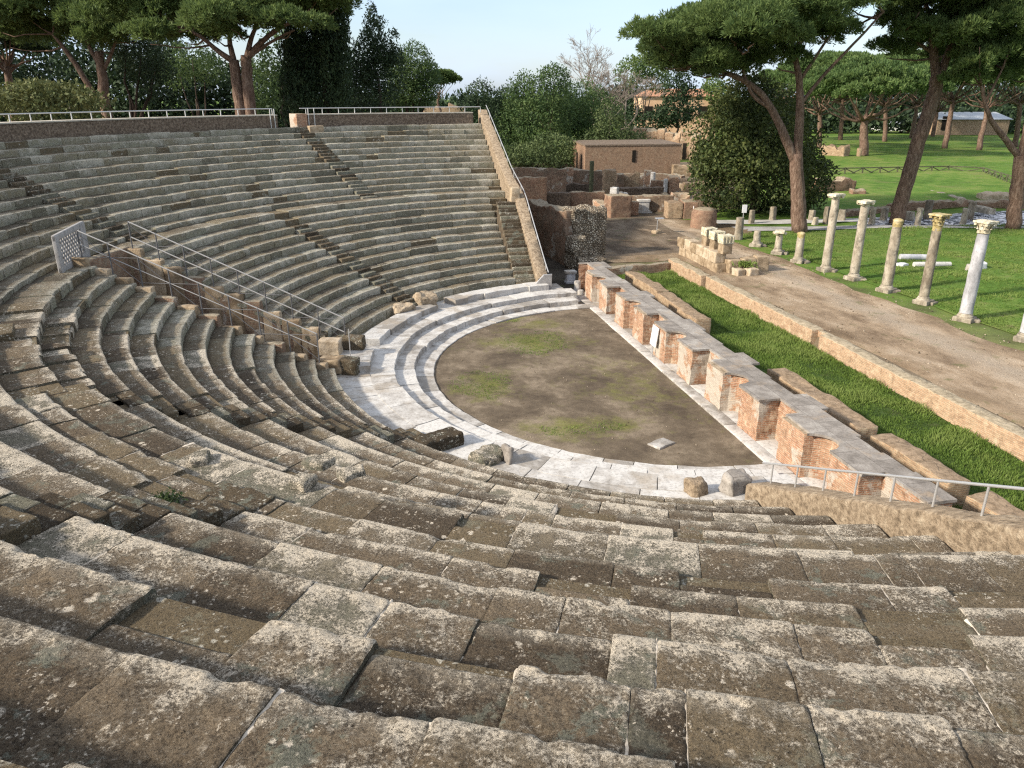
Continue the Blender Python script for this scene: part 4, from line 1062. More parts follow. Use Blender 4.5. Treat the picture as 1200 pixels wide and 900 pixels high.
# ------------------------------------------------------------------ stone platform with carved blocks at the corner of the gravel path
pl = thing('stone_platform', 'low wall of big tan blocks at the path corner carrying three carved blocks', 'wall', (9.6, 15.5, .6))
mb = MB(); rg = random.Random(4)
for k in range(6):
    y = 13.3+k*.95
    for row in range(2):
        mb.rbox((9.35+rg.uniform(-.04, .04), y+.45+(.3 if row else 0), .5+row*.62), (.72, .9, .62+rg.uniform(-.03, .03)), rg.uniform(-.03, .03), step=.18, amp=.035, rnd=.06, tint=rg.random())
for k in range(3):
    mb.rbox((10.0+k*.85, 13.25, .5), (.84, .62, .98+rg.uniform(-.1, .05)), rg.uniform(-.05, .05), step=.18, amp=.04, rnd=.07, tint=rg.random())
hold(mb.build('masonry', M['blockstone'], pl, smooth=True, sharp=40), pl)
for (x, y, dz, lab) in ((9.5, 13.55, 1.7, 'carved pale capital block on the platform, nearest of the three'), (9.5, 14.75, 1.72, 'carved pale capital block in the middle of the three on the platform'), (9.55, 15.95, 1.74, 'carved pale capital block on the platform beside the round brick stub')):
    b = thing('carved_block', lab, 'stone block', (x, y, dz), 'carved blocks on the platform')
    mb = MB(); mb.rbox((x, y, dz), (.62, .60, .62), .06, step=.12, amp=.02, rnd=.04, tint=.2); hold(mb.build('lower_stone', M['blockstone'], b, smooth=True, sharp=40), b)
    mb = MB(); mb.rbox((x, y, dz+.60), (.72, .66, .48), .06, step=.1, amp=.03, rnd=.04, freq=5, tint=.6, taper=-.08)
    for q in range(4): mb.bar((x-.34+q*.2, y-.36, dz+.66), (x-.36+q*.21, y-.40, dz+1.02), .035, 6)
    hold(mb.build('carved_top', M['capital'], b, smooth=True, sharp=40), b)
for (x, y, s, lab) in ((9.95, 12.45, .62, 'tan loose block below the platform, left of a pair'), (10.65, 12.3, .66, 'tan loose block below the platform, right of a pair with weeds on it')):
    mb = MB(); mb.rbox((x, y, .52), (s, s*.9, s*.8), .2, step=.12, amp=.05, rnd=.08); tag(mb.build('loose_block', M['blockstone'], smooth=True, sharp=45), lab, 'stone block', 'loose blocks below the platform')
g = np.random.default_rng(4); m_ = MB(); n_ = 260
m_.blades(np.c_[g.normal(10.45, .28, n_), g.normal(12.75, .2, n_), g.uniform(1.0, 1.25, n_)], g.normal(size=(n_, 3))+[0, 0, 1.2], .2, .07, g.uniform(.3, 1, n_)); tag(m_.build('weed_clump', M['grass']), 'small bright green weed clump growing on the loose blocks below the platform', 'plant')
rb = MB(); rb.lathe([(1.0, .4), (1.0, 1.3), (.97, 1.75), (.85, 2.0), (.5, 2.12), (.05, 2.15)], (15.3, 28.9, 0), 22, 0, .5, amp=.03); tag(rb.build('round_brick_stub', M['brick_red'], smooth=True, sharp=50), 'round red brick stub with a domed grey top behind the carved blocks', 'brick stub')

# stone stubs along the paved road
stubs = [(951, 258, .95, .5), (967, 262, 1.5, .42), (986, 258, 1.0, .6), (1021, 263, 1.5, .42), (1035, 258, 1.1, .5), (1065, 258, .8, .7), (1075, 264, 1.5, .42), (1086, 257, 1.7, .55), (1128, 263, 1.4, .45), (1136, 257, 1.6, .6), (880, 262, 1.2, .4), (905, 258, 1.2, .45), (955, 263, .7, .4)]
slab = ['squat stone stub', 'slim stone stub', 'broad stone stub', 'slim stone stub', 'squat stone stub', 'low wide stone stub', 'slim stone stub', 'tall dark stone stub', 'slim stone stub', 'tall dark stone stub', 'slim pale stone stub', 'pale stone stub', 'tiny stone stub']
where = ['right of the big pine trunk', 'just left of the tallest far column', 'between the two far columns', 'right of the second full column', 'behind the second full column', 'left of the leaning pine trunk', 'right of the leaning pine trunk before the mosaic', 'beyond the mosaic near the leaning pine', 'in front of the mosaic above the corinthian columns', 'behind the mosaic above the corinthian columns', 'by the thick column stump', 'left of the big pine trunk', 'at the foot of the dark bush']
for (u, v, h, s), a, w in zip(stubs, slab, where):
    x, y, z = at(u, v, .6); mb = MB(); mb.rbox((x, y, .5), (s, s, h), random.random(), step=.2, amp=.04, rnd=.08, taper=.1)
    tag(mb.build('stone_stub', M['column'], smooth=True, sharp=45), f'{a} by the road, {w}', 'stone stub', 'stone stubs along the paved road')

# ================================================================== RUINS BEYOND THE STAGE
def PW_(u, v, z=.55): return at(u, v, z)[:2]
GR = 'ruined walls beyond the stage'
def ruin(label, u0, u1, vt, vb, mat='brick_grey', th_=.7, name='ruined_wall', cat='wall', ragged=.14, skew=0, z=.55, **k):
    p0, p1 = PW_(u0, vb, z), PW_(u1, vb+skew, z)
    F = (depth(*p0)+depth(*p1))/2; h = atF((u0+u1)/2, vt, F)[2]-z
    return wall_thing(name, label, cat, [(p0, p1, th_, z-.25, h+.25, dict(**{**dict(ragged=ragged, step=.2, amp=.05, rnd=.05, rfreq=1.0, freq=3.2), **k}))], M[mat], GR)
# pebbly concrete wall (two lengths meeting in a corner)
cw = thing('concrete_ruin', 'bulky pebbly roman concrete wall with a broken stepped corner beside the passage', 'wall', (2.0, 19.5, .4))
mb = MB(); mb.wall((.55, 25.2), (1.75, 19.2), 1.0, -.1, 3.75, step=.25, amp=.06, rnd=.08, ragged=.08, freq=1.6); hold(mb.build('long_side', M['brick_grey'], cw, smooth=True, sharp=60), cw)
mb = MB(); mb.wall((1.5, 19.6), (4.0, 20.3), 1.5, -.1, 3.9, step=.2, amp=.14, rnd=.2, ragged=.06, freq=1.8); hold(mb.build('broken_face', M['caement'], cw, smooth=True, sharp=60), cw)
mb = MB(); mb.rbox((1.75, 18.3, -.1), (1.05, 1.2, 2.3), .15, step=.2, amp=.12, rnd=.2, freq=2); mb.rbox((2.5, 17.6, -.1), (1.9, 1.2, 1.05), .12, step=.2, amp=.10, rnd=.15, freq=2); hold(mb.build('fallen_step', M['caement'], cw, smooth=True, sharp=60), cw)
ruin('dark red plastered wall at the far end of the side passage', 597, 640, 207, 245, 'brick_red', 1.2, ragged=.06)
ruin('long grey brown wall with a level top behind the dark red plastered wall', 592, 663, 196, 232, 'brick_grey', ragged=.07)
ruin('pale rubble wall top far back beside the sloping end wall', 590, 631, 184, 192, 'rubble', 1.2, ragged=.1)
ruin('low rubble wall top behind the grey brown wall', 592, 672, 191, 202, 'darkwall', 1.0, ragged=.1)
ruin('narrow orange tinted pier at the right end of the grey brown wall', 662, 671, 195, 226, 'brick', .9, ragged=.1, name='brick_pier', cat='brick pier')
ruin('squat tan wall with a plastered face left of the dark metal post', 668, 705, 197, 224, 'brick_grey', .9, ragged=.12)
ruin('low dark wall running in front of the dark metal post', 651, 692, 214, 228, 'darkwall', ragged=.15)
ruin('dark brown wall on the left of the red wall, behind the concrete ruin', 640, 668, 225, 244, 'darkwall', ragged=.08)
ruin('red brick wall with a flat top left of the orange corner pier', 668, 708, 224, 243, 'brick_red', ragged=.07)
ruin('tall tan brick block right of the dark metal post', 706, 720, 198, 232, 'brick_tan', 1.5, ragged=.05)
ruin('orange side wall running back from the corner pier', 699, 710, 236, 249, 'brick', .8, ragged=.12, skew=6)
ruin('sharp edged red corner pier facing the open court', 711, 735, 228, 255, 'brick_red', 1.6, ragged=.03, name='brick_pier', cat='brick pier', skew=-1)
ruin('long brown wall behind the white marble altar', 735, 788, 228, 249, 'brick_grey', ragged=.10)
ruin('little orange stub left of the white marble altar', 733, 747, 235, 252, 'brick', 1.0, ragged=.05, name='brick_pier', cat='brick pier')
ruin('flat topped brown brick block, left half of a pair right of the altar', 779.5, 797, 236, 255, 'brick_tan', 1.6, ragged=.02, name='brick_pier', cat='brick pier')
ruin('flat topped brown brick block, right half of a pair right of the altar', 798, 814, 235, 255, 'brick_red', 1.8, ragged=.02, name='brick_pier', cat='brick pier')
ruin('orange sloping wall behind the pair of flat topped brick blocks', 786, 806, 226, 244, 'brick', 1.0, ragged=.30)
ruin('dark brown broken wall running left of the dark bush', 812, 866, 227, 244, 'darkwall', .9, ragged=.2)
ruin('low brown wall between the pair of blocks and the dark bush', 806, 836, 233, 249, 'brick_grey', .7, ragged=.25)
ruin('long tan wall base left of the dark bush', 800, 852, 213, 226, 'brick_tan', .9, ragged=.2)
ruin('tan wall base with a broken end in front of the sandstone stumps', 812, 846, 206, 217, 'brick_grey', .9, ragged=.3)
ruin('orange brick pier between the white post and the tan wall base', 782, 794, 206, 229, 'brick', 1.2, ragged=.08)
ruin('dark wall behind the orange brick pier', 792, 816, 208, 222, 'darkwall', .8, ragged=.15)
ruin('orange ruined wall right of the tan brick block', 729, 748, 201, 226, 'brick_tan', .9, ragged=.28)
ruin('tall grey pier between the tan block and the orange ruined wall', 722, 730, 203, 227, 'brick_grey', .9, ragged=.08)
ruin('low brown wall carrying the white fragments', 715, 776, 219, 236, 'darkwall', .9, ragged=.08)
ruin('small red wall by the white marble column', 762, 782, 211, 229, 'brick_red', .7, ragged=.12)
ruin('long low wall at the foot of the long brick building', 700, 786, 203, 214, 'brick_grey', .9, ragged=.2)
ruin('pale sandstone wall right of the long brick building', 787, 816, 193, 210, 'blockstone', 1.2, ragged=.15)
ruin('row of broken sandstone stumps left of the dark bush', 816, 850, 197, 212, 'blockstone', .9, ragged=.55, rfreq=1.8)
ruin('narrow orange stub in the middle of the far ruins', 754, 763, 199, 222, 'brick', .8, ragged=.04)
ruin('grey wall stub behind the narrow orange stub', 741, 756, 205, 219, 'brick_grey', .8, ragged=.2)
rg = random.Random(21)
for i in range(18):      # many small stubs nobody could tell apart
    u = rg.uniform(724, 815); vb = rg.uniform(212, 243); w_ = rg.uniform(5, 14); hh = rg.uniform(6, 13)
    wall_lab = 'low broken wall stub in the crowd of ruins between the altar and the brick building'
    p0, p1 = PW_(u, vb), PW_(u+w_, vb+rg.uniform(-3, 3)); F_ = depth(*p0)
    if rg.random() < .45: p1 = (p0[0]+rg.uniform(-.4, .4), p0[1]+rg.uniform(1.5, 3.5))
    wall_thing('wall_stub', wall_lab, 'wall', [(p0, p1, .55, .3, hh*F_/FPX+.25, dict(step=.2, amp=.05, rnd=.05, ragged=.25, freq=3))], M[rg.choice(['brick_tan', 'brick_grey', 'brick_plain', 'blockstone', 'brick_red'])], 'low wall stubs in the crowded ruins')
# free standing things among the ruins
al = thing('altar', 'white marble altar with moulded base and cap in front of the brown wall', 'altar', (13.4, 37.4, .55))
mb = MB(); mb.rbox((13.4, 37.4, .5), (1.5, 1.1, .22), -.1, step=.3, amp=.01, rnd=.03, tint=.6); mb.rbox((13.4, 37.4, .7), (1.25, .95, .14), -.1, step=.3, amp=.01, rnd=.05, tint=.6); hold(mb.build('base', M['marble'], al, smooth=True, sharp=40), al)
mb = MB(); mb.rbox((13.4, 37.4, .83), (1.0, .8, .75), -.1, step=.3, amp=.012, rnd=.03, tint=.6); hold(mb.build('body', M['marble'], al, smooth=True, sharp=40), al)
mb = MB(); mb.rbox((13.4, 37.4, 1.57), (1.15, .9, .22), -.1, step=.3, amp=.012, rnd=.05, tint=.7); hold(mb.build('cap', M['marble'], al, smooth=True, sharp=40), al)
x, y = PW_(692, 238); mb = MB(); mb.rbox((x, y, .4), (.32, .32, 4.1), .2, step=.5, amp=.01, rnd=.03); tag(mb.build('post', M['wood'], smooth=True, sharp=40), 'tall dark grey post rising above the ruined walls', 'post')
x, y = PW_(764, 225); mb = MB(); mb.lathe([(.3, .4), (.27, 2.6), (.2, 2.65)], (x, y, 0), 12, amp=.02); tag(mb.build('marble_column', M['marble'], smooth=True, sharp=50), 'slim white marble column among the far ruins', 'column')
x, y = PW_(779, 230); mb = MB(); mb.rbox((x, y, .4), (.34, .34, 1.9), .2, step=.3, amp=.02, rnd=.04); tag(mb.build('marble_post', M['marble'], smooth=True, sharp=45), 'square white marble post left of the orange pier in the ruins', 'post')
rg = random.Random(2)
for i, (u, v, s, lab) in enumerate(((720, 232, .75, 'upright white marble fragment at the left of the group on the ruin wall'), (727, 230, .45, 'small white marble fragment with dark hollows beside the upright one'), (733, 231, .45, 'white marble lump in the middle of the fragments on the ruin wall'), (734, 236, .5, 'white marble fragment set lowest, right end of the group'), (757, 236, .55, 'grey white marble block on the low brown wall'))):
    x, y = PW_(u, v, 1.5); mb = MB(); mb.rbox((x, y, 1.15), (s*(1 if i else 1.0), s*.8, (1.3 if i == 0 else .75)*(.8 if i > 2 else 1)), rg.random(), step=.12, amp=.07, rnd=.08, freq=3)
    tag(mb.build('marble_fragment', M['marble'], smooth=True, sharp=45), lab, 'marble fragment', 'white marble fragments among the ruins')
sd = thing('marble_stele', 'dark fronted stele with white cap standing in the side passage', 'stele', (.45, 14.9, .02))
mb = MB(); mb.rbox((.45, 14.9, 0), (.62, .5, .14), 0, step=.3, amp=.01, rnd=.02); mb.rbox((.45, 14.9, .13), (.52, .42, .5), 0, step=.3, amp=.015, rnd=.03, taper=.06); hold(mb.build('body', M['greymarble'], sd, smooth=True, sharp=40), sd)
mb = MB(); mb.rbox((.45, 14.9, .62), (.66, .52, .14), 0, step=.3, amp=.01, rnd=.03); hold(mb.build('cap', M['marble'], sd, smooth=True, sharp=40), sd)
mb = MB(); mb.lathe([(.2, -.05), (.2, .5), (.17, .58)], (.35, 13.0, 0), 12, amp=.02); tag(mb.build('marble_stub', M['marble'], smooth=True, sharp=45), 'short white marble stub at the far end of the stage front', 'stone stub')
mb = MB(); mb.lathe([(.16, -.05), (.17, .28), (.12, .32)], (.25, 11.95, 0), 10, amp=.03); tag(mb.build('marble_stub', M['marble'], smooth=True, sharp=45), 'tiny white marble stub against the first stage pier', 'stone stub')
sp = thing('sign_stand', 'thin metal sign stand set in a stone lump on the open court', 'sign', (10.6, 26.9, .55))
mb = MB(); mb.bar((10.6, 26.9, .7), (10.6, 26.9, 1.75), .03); hold(mb.build('pole', M['steel'], sp), sp)
mb = MB(); mb.rbox((10.75, 26.9, 1.7), (.62, .4, .05), -.1, step=1, amp=0, rnd=.01, tilt=(0, 0)); hold(mb.build('plate', M['steel'], sp), sp)
mb = MB(); mb.rbox((10.6, 26.9, .45), (.75, .6, .42), .3, step=.15, amp=.08, rnd=.15); hold(mb.build('stone_base', M['blockstone'], sp, smooth=True, sharp=45), sp)
sp = thing('sign_stand', 'small white sign on a thin pole beside the dark bush', 'sign', (18.3, 28.2, .6))
mb = MB(); mb.bar((18.3, 28.2, .5), (18.3, 28.2, 2.3), .03); hold(mb.build('pole', M['steel'], sp), sp)
mb = MB(); mb.rbox((18.3, 28.1, 1.75), (.38, .05, .62), -.1, step=1, amp=0, rnd=.01); hold(mb.build('plate', M['whitepaint'], sp), sp)
x, y = PW_(811, 266); mb = MB(); mb.bar((x, y, .4), (x, y, 2.2), .03); mb.rbox((x+.25, y+.3, .5), (.22, .2, 1.0), 0, step=.3, amp=.01, rnd=.02); tag(mb.build('marker_post', M['whitepaint']), 'thin white marker post at the left of the round brick stub', 'post')

# the long brick building behind the ruins
F1 = atF(686, 205, 82); 
bx, by = PW_(673, 204, .55); ex, ey = PW_(796, 206, .55)
bb = thing('brick_building', 'long windowless brick building with flat top behind the ruins', 'building', (bx, by, .5))
cx_, cy_ = 0, 0
pL = np.array(atF(685, 205, 97)[:2]); pR = np.array(atF(796, 205, 99)[:2]); pB = np.array(atF(671, 198, 107)[:2])
mb = MB(); tz = atF(700, 171.5, 97)[2]
poly = [tuple(pL), tuple(pR), tuple(pR+(pB-pL)), tuple(pB)]
mb.prism(poly, .2, tz); hold(mb.build('wall', M['brick_plain'], bb), bb)
mb = MB(); c_ = (pL+pR+(pR+(pB-pL))+pB)/4
def grow(p, k): return tuple(c_+(np.array(p)-c_)*k)
mb.prism([grow(p, 1.012) for p in poly], tz, tz+.18); hold(mb.build('roof', M['darkwall'], bb), bb)
dl = (pB-pL)/np.linalg.norm(pB-pL); dr_ = (pR-pL)/np.linalg.norm(pR-pL)
for s in (2.0, 4.6):
    mb = MB(); p = pL+dl*s*np.linalg.norm(pB-pL)/7.5; mb.rbox((p[0], p[1], 1.4), (1.0, .12, 2.0), math.atan2(dl[1], dl[0]), step=1, amp=0, rnd=0); hold(mb.build('window', M['shadowgap'], bb), bb)
mb = MB(); p = pL+dr_*np.linalg.norm(pR-pL)*.505; mb.rbox((p[0], p[1], 2.6), (.45, .12, 1.4), math.atan2(dr_[1], dr_[0]), step=1, amp=0, rnd=0); hold(mb.build('slit_window', M['shadowgap'], bb), bb)

# orange ruins on the rise behind it
for (u0, v0, u1, v1, vt, lab, rg_, op) in ((727, 168, 745, 168, 148, 'pale level topped wall of the far ruins above the scrub mound', .10, 0), (744, 170, 757, 169, 150, 'sunlit orange wall piece of the far ruins left of the window holes', .25, 0), (757, 173, 770, 172, 150, 'sunlit orange far ruin with a dark window hole', .15, 1),
    (770, 176, 779, 175, 151, 'narrow orange pier of the far ruins right of the window hole', .10, 0), (779, 178, 789, 177, 154, 'grey topped far ruin wall in front of the dark trees', .25, 0), (788, 180, 797, 179, 151, 'tallest orange stump of the far ruins', .3, 0), (797, 184, 808, 184, 152, 'orange far ruin with a dark doorway beside the bush', .25, 1), (808, 187, 818, 187, 156, 'broken orange far ruin touching the dark bush', .4, 0),
    (748, 179, 764, 179, 164, 'low orange base wall below the window hole of the far ruins', .35, 0), (764, 183, 784, 183, 170, 'low pale base wall at the front of the far ruins', .4, 0)):
    F_ = 126-(v0-168)*.5; p0, p1 = atF(u0, v0, F_)[:2], atF(u1, v1, F_-.5)[:2]; h = atF((u0+u1)/2, vt, F_)[2]-1.0
    r_ = thing('far_ruin', lab, 'ruin', (*p0, 1.0), 'orange ruins on the far rise')
    mb = MB(); mb.wall(p0, p1, 1.6, .6, h+.4, step=.3, amp=.12, rnd=.10, ragged=rg_, rfreq=.6, freq=1.5); hold(mb.build('wall', M['brick_far'], r_, smooth=True, sharp=45), r_)
    if op:
        d = np.array(p1)-np.array(p0); L = np.linalg.norm(d); d /= L; n = np.array([d[1], -d[0]]); c = np.array(p0)+d*L*.5+n*.82
        mb = MB(); mb.rbox((c[0], c[1], 1.0+(h*.35 if 'window' in lab else 0)), (L*.36, .2, h*(.3 if 'window' in lab else .6)), math.atan2(d[1], d[0]), step=1, amp=0, rnd=0); hold(mb.build('opening', M['shadowgap'], r_), r_)
wall_thing('ruined_wall', 'low ruined brick walls on the lawn right of the dark bush', 'wall', [(PW_(950, 227), PW_(997, 225), 1.5, .3, 1.9, dict(step=.4, amp=.1, rnd=.2, ragged=.35)), (PW_(996, 229), PW_(1012, 229), 1.0, .3, 1.0, dict(step=.4, amp=.1, rnd=.2, ragged=.3))], M['brick_red'])
wall_thing('ruined_wall', 'broad low tan masonry block on the lawn left of the right hand pine', 'wall', [(PW_(1146, 235), PW_(1190, 236), 1.8, .4, 1.0, dict(step=.4, amp=.1, rnd=.2, ragged=.3))], M['blockstone'])
wall_thing('ruined_wall', 'thin pale wall line running across the lawn towards the mosaic', 'wall', [(PW_(1078, 222), PW_(1128, 236), .8, .4, .45, dict(step=.4, amp=.08, rnd=.1, ragged=.3))], M['column'])
wall_thing('ruined_wall', 'long low brown wall edging the lawn behind the mosaic', 'wall', [(PW_(985, 254), PW_(1040, 248), .9, .3, .8, dict(step=.4, amp=.1, rnd=.2, ragged=.3)), (PW_(1040, 248), PW_(1130, 243), .9, .3, 1.05, dict(step=.4, amp=.1, rnd=.2, ragged=.3)), (PW_(1130, 243), PW_(1215, 246), 1.0, .3, 1.1, dict(step=.4, amp=.12, rnd=.2, ragged=.3))], M['brick_red'])
wall_thing('fallen_beam', 'pale tilted stone slab leaning on the brown wall behind the mosaic', 'stone slab', [(PW_(1140, 245, 1.0), PW_(1163, 250, 1.0), .6, .9, .5, dict(step=.3, amp=.05, rnd=.06, ragged=.1))], M['column'])
wall_thing('ruined_wall', 'broken reddish wall base under the far umbrella pine', 'wall', [(PW_(962, 181, 1.6), PW_(992, 183, 1.6), 1.6, 1.2, 2.0, dict(step=.6, amp=.15, rnd=.3, ragged=.5)), (PW_(1004, 183, 1.6), PW_(1008, 183, 1.6), .8, 1.2, 1.6, dict(step=.6, amp=.1, rnd=.2))], M['brick_tan'])

# rustic fence on the lawn
def fence(us, label):
    p0 = PW_(*us[0]); root = thing('rail_fence', label, 'fence', (*p0, .6))
    P = []
    for (u0, v0), (u1, v1) in zip(us[:-1], us[1:]):
        a, b = np.array(PW_(u0, v0)), np.array(PW_(u1, v1)); n = max(1, int(np.linalg.norm(b-a)/2.2))
        P += [a+(b-a)*k/n for k in range(n)]
    P.append(np.array(PW_(*us[-1])))
    for p in P:
        mb = MB(); mb.bar((*p, .5), (*p, 1.95), .09); hold(mb.build('post', M['wood'], root), root)
    for a, b in zip(P[:-1], P[1:]):
        mb = MB(); mb.bar((*a, 1.85), (*b, 1.85), .075); mb.bar((*a, .8), (*b, 1.8), .065); mb.bar((*a, 1.8), (*b, .8), .065); hold(mb.build('rail', M['wood'], root), root)
fence([(968, 210), (1110, 207), (1150, 209), (1178, 219), (1215, 228)], 'rustic wooden fence with crossed rails on the lawn behind the columns')

# loose stones by the marble steps
def stone(label, x, y, z, s, mat, rz=0, name='loose_stone', amp=.06, rnd=.1, freq=3):
    mb = MB(); mb.rbox((x, y, z), s, rz, step=.09, amp=amp, rnd=rnd, freq=freq); return tag(mb.build(name, M[mat], smooth=True, sharp=45), label, 'stone', 'loose stones by the marble steps')
x, y, _ = at(514, 522, .6); stone('long dark brown block lying at the foot of the near seats', x, y, .5, (1.4, .65, .48), 'step', R(28), amp=.05)
x, y, _ = at(572, 537, .6); stone('rounded brown boulder lying right of the long dark block', x, y, .5, (1.0, .65, .38), 'tufa', R(40), amp=.1, rnd=.2)
x, y, _ = at(594, 538, .6); stone('small grey upright stone at the right end of the boulder', x, y, .5, (.18, .5, .5), 'slabcap', R(20))
x, y, _ = at(498, 360, .55); stone('reddish brick lump on the marble below the far seats, right of a pair', x, y, .5, (1.15, .8, .75), 'rubble', .3, amp=.1, rnd=.2)
x, y, _ = at(472, 369, .55); stone('tan brick lump on the marble below the far seats, left of a pair', x, y, .5, (1.2, .8, .6), 'rubble', .5, amp=.1, rnd=.2)
x, y, _ = at(404, 436, .55); stone('brown squared block on the near side of the passage mouth', x, y, .5, (.62, 1.15, .62), 'step', SD[0]*0+R(72), amp=.04, rnd=.06)
x, y, _ = at(388, 429, .8); stone('tan squared block nearest the seats at the passage mouth', x, y, .6, (.6, .9, .55), 'blockstone', R(72), amp=.04, rnd=.06)
x, y, _ = at(412, 408, .8); stone('brown squared block on the far side of the passage mouth', x, y, .8, (.5, 1.1, .52), 'step', R(75), amp=.04, rnd=.06)
x, y, _ = at(388, 411, .9); stone('mossy squared block by the end of the far barrier', x, y, .8, (.6, .85, .6), 'blockstone', R(75), amp=.04, rnd=.06)
x, y, _ = at(862, 577, .5); stone('grey marble lump against the end of the near ochre wall', x, y, .45, (.7, .5, .6), 'slabcap', .2, amp=.08)
x, y, _ = at(815, 578, .5); stone('small orange brick lump at the foot of the near seats', x, y, .45, (.55, .45, .45), 'rubble', .2, amp=.06)
x, y, _ = at(775, 521, 0); stone('broken piece of pale marble paving lying on the orchestra earth', x, y, -.03, (.75, .5, .10), 'marble', .5, amp=.03, rnd=.02)
mb = MB(); x, y, _ = at(411, 420, .8); mb.bar((x, y, .75), (x, y, 2.0), .022); tag(mb.build('thin_pole', M['steel']), 'thin pale pole standing on the passage mouth slab', 'pole')
# small glazed barrier at the far end of the marble steps
gb = thing('end_screen', 'small grey curved screen at the far end of the marble steps', 'screen', (-1.9, 12.0, .4))
mb = MB(); P = []
prof = [(0, .0), (0, .15), (.25, .3), (.5, .6), (.8, .92), (1.25, .95), (1.25, 0)]
for dy in (0, .08): P.append([(-2.75+a, 11.75-.02*a+dy, .35+h) for a, h in prof])
mb.add(np.array(P).reshape(-1, 3), [np.array([list(range(7))]), np.array([list(range(13, 6, -1))]), np.array([[i, i+1, i+8, i+7] for i in range(6)])], 0, .5)
hold(mb.build('plate', M['panel'], gb), gb)
mb = MB(); mb.tube([(-2.75+a, 11.79, .37+h) for a, h in prof], .03, 6); hold(mb.build('rim', M['steel'], gb), gb)
mb = MB(); rgs = random.Random(1)
for i in range(3):
    for j in range(3): mb.rbox((-1.3+i*.75, 11.0+j*.62, -.12), (.74, .61, .17+rgs.uniform(-.01, .01)), 0, step=.4, amp=.004, rnd=.01, tint=rgs.random())
tag(mb.build('marble_floor', M['marble'], smooth=True, sharp=40), 'white marble slab floor between the far steps and the stage front', 'floor')

# loose pieces on the near walkway
for u, v, s, zz, lab in ((372, 549, (.75, .5, .16), 4.66, 'pale flat stone lying on the near walkway, left of another'), (412, 561, (.7, .45, .14), 4.66, 'pale flat stone lying on the near walkway above the near benches'), (356, 572, (.6, .5, .18), 4.65, 'tan broken slab on the near walkway by the stair foot'), (236, 545, (.6, .5, .16), 4.6, 'tan broken slab on the walkway beyond the stair')):
    x, y, _ = at(u, v, zz); mb = MB(); mb.rbox((x, y, zz+.06), (s[0]*.62, s[1]*.62, s[2]*.75), u*.1, step=.07, amp=.04, rnd=.04, freq=4, tint=.95); tag(mb.build('loose_stone', M['tufa'], smooth=True, sharp=45), lab, 'stone', 'loose stones on the near walkway')
g = np.random.default_rng(12)
for u, v, lab in ((192, 582, 'dark moss tuft at the end of the seat block beside the near stair'), (100, 596, 'dark moss tuft on the upper edge of the near stair, left of another')):
    x, y, z_ = at(u, v, 5.3); m_ = MB(); n_ = 500
    m_.blades(np.c_[g.normal(x, .10, n_), g.normal(y, .08, n_), 5.1+g.uniform(0, .2, n_)], g.normal(size=(n_, 3))+[0, 0, .8], .07, .03, g.uniform(0, .5, n_)); tag(m_.build('moss_tuft', M['ivy_leaf']), lab, 'plant', 'moss tufts')

# ================================================================== TREES
def lobe_points(g, c, rad, n, lo=-.35):
    d = g.normal(size=(n*2, 3)); d /= np.linalg.norm(d, axis=1, keepdims=True)
    d = d[d[:, 2] > lo][:n]
    rr = g.uniform(.72, 1.06, len(d))[:, None]
    bump = 1+.16*fbm(d*2.6+np.array(c), 2, 3)[:, None]
    return np.array(c)+d*np.array(rad)*rr*bump, d
def needle_lobes(mb, lobes, dens, L, W, g, per=7, up=.55, lo=-.3):
    small = []
    for c, rad in lobes:          # every bough carries a handful of rounded needle clumps
        for k in range(9):
            d = g.normal(size=3); d /= np.linalg.norm(d); d[2] = abs(d[2])*1.0-.22
            f = g.uniform(.36, .52); small.append((tuple(np.array(c)+d*np.array(rad)*.74), (rad[0]*f, rad[1]*f, max(rad[2]*f*1.1, rad[0]*f*.62))))
    dens = dens*.62
    for c, rad in small:
        area = rad[0]*rad[1]*3.2+(rad[0]+rad[1])*rad[2]*2.2
        n = max(30, int(area*dens))
        P, d = lobe_points(g, c, rad, n, lo)
        gap = fbm(P*.9, 2, 5) > -.30
        P, d = P[gap], d[gap]
        tn = .5+g.normal(0, .12, len(P))
        for k in range(per):
            D = d*.8+np.array([0, 0, up])+g.normal(0, .55, P.shape)
            mb.blades(P+g.normal(0, .05, P.shape), D, L*g.uniform(.6, 1.2, len(P)), W, np.clip(tn+g.normal(0, .12, len(P)), 0, 1))
def leaf_lobes(mb, lobes, dens, L, W, g, lo=-1.0, inner=.35, up=.3):
    for c, rad in lobes:
        n = max(30, int((rad[0]*rad[1]+rad[0]*rad[2]+rad[1]*rad[2])*4*dens))
        d = g.normal(size=(n, 3)); d /= np.linalg.norm(d, axis=1, keepdims=True); d = d[d[:, 2] > lo]
        rr = g.uniform(inner, 1.0, len(d))**.45
        P = np.array(c)+d*np.array(rad)*(rr*(1+.35*fbm(d*2.2+np.array(c)*.7, 3, 3)+.10*fbm(d*7+np.array(c), 2, 8)))[:, None]
        P = P[fbm(P*.8, 2, 6) > -.34]
        D = g.normal(size=P.shape)+np.array([0, 0, up]); mb.blades(P, D, L*g.uniform(.6, 1.3, len(P)), W*g.uniform(.7, 1.2, len(P)), np.clip(.5+.45*fbm(P*.45, 2, 9)+g.normal(0, .15, len(P)), 0, 1))
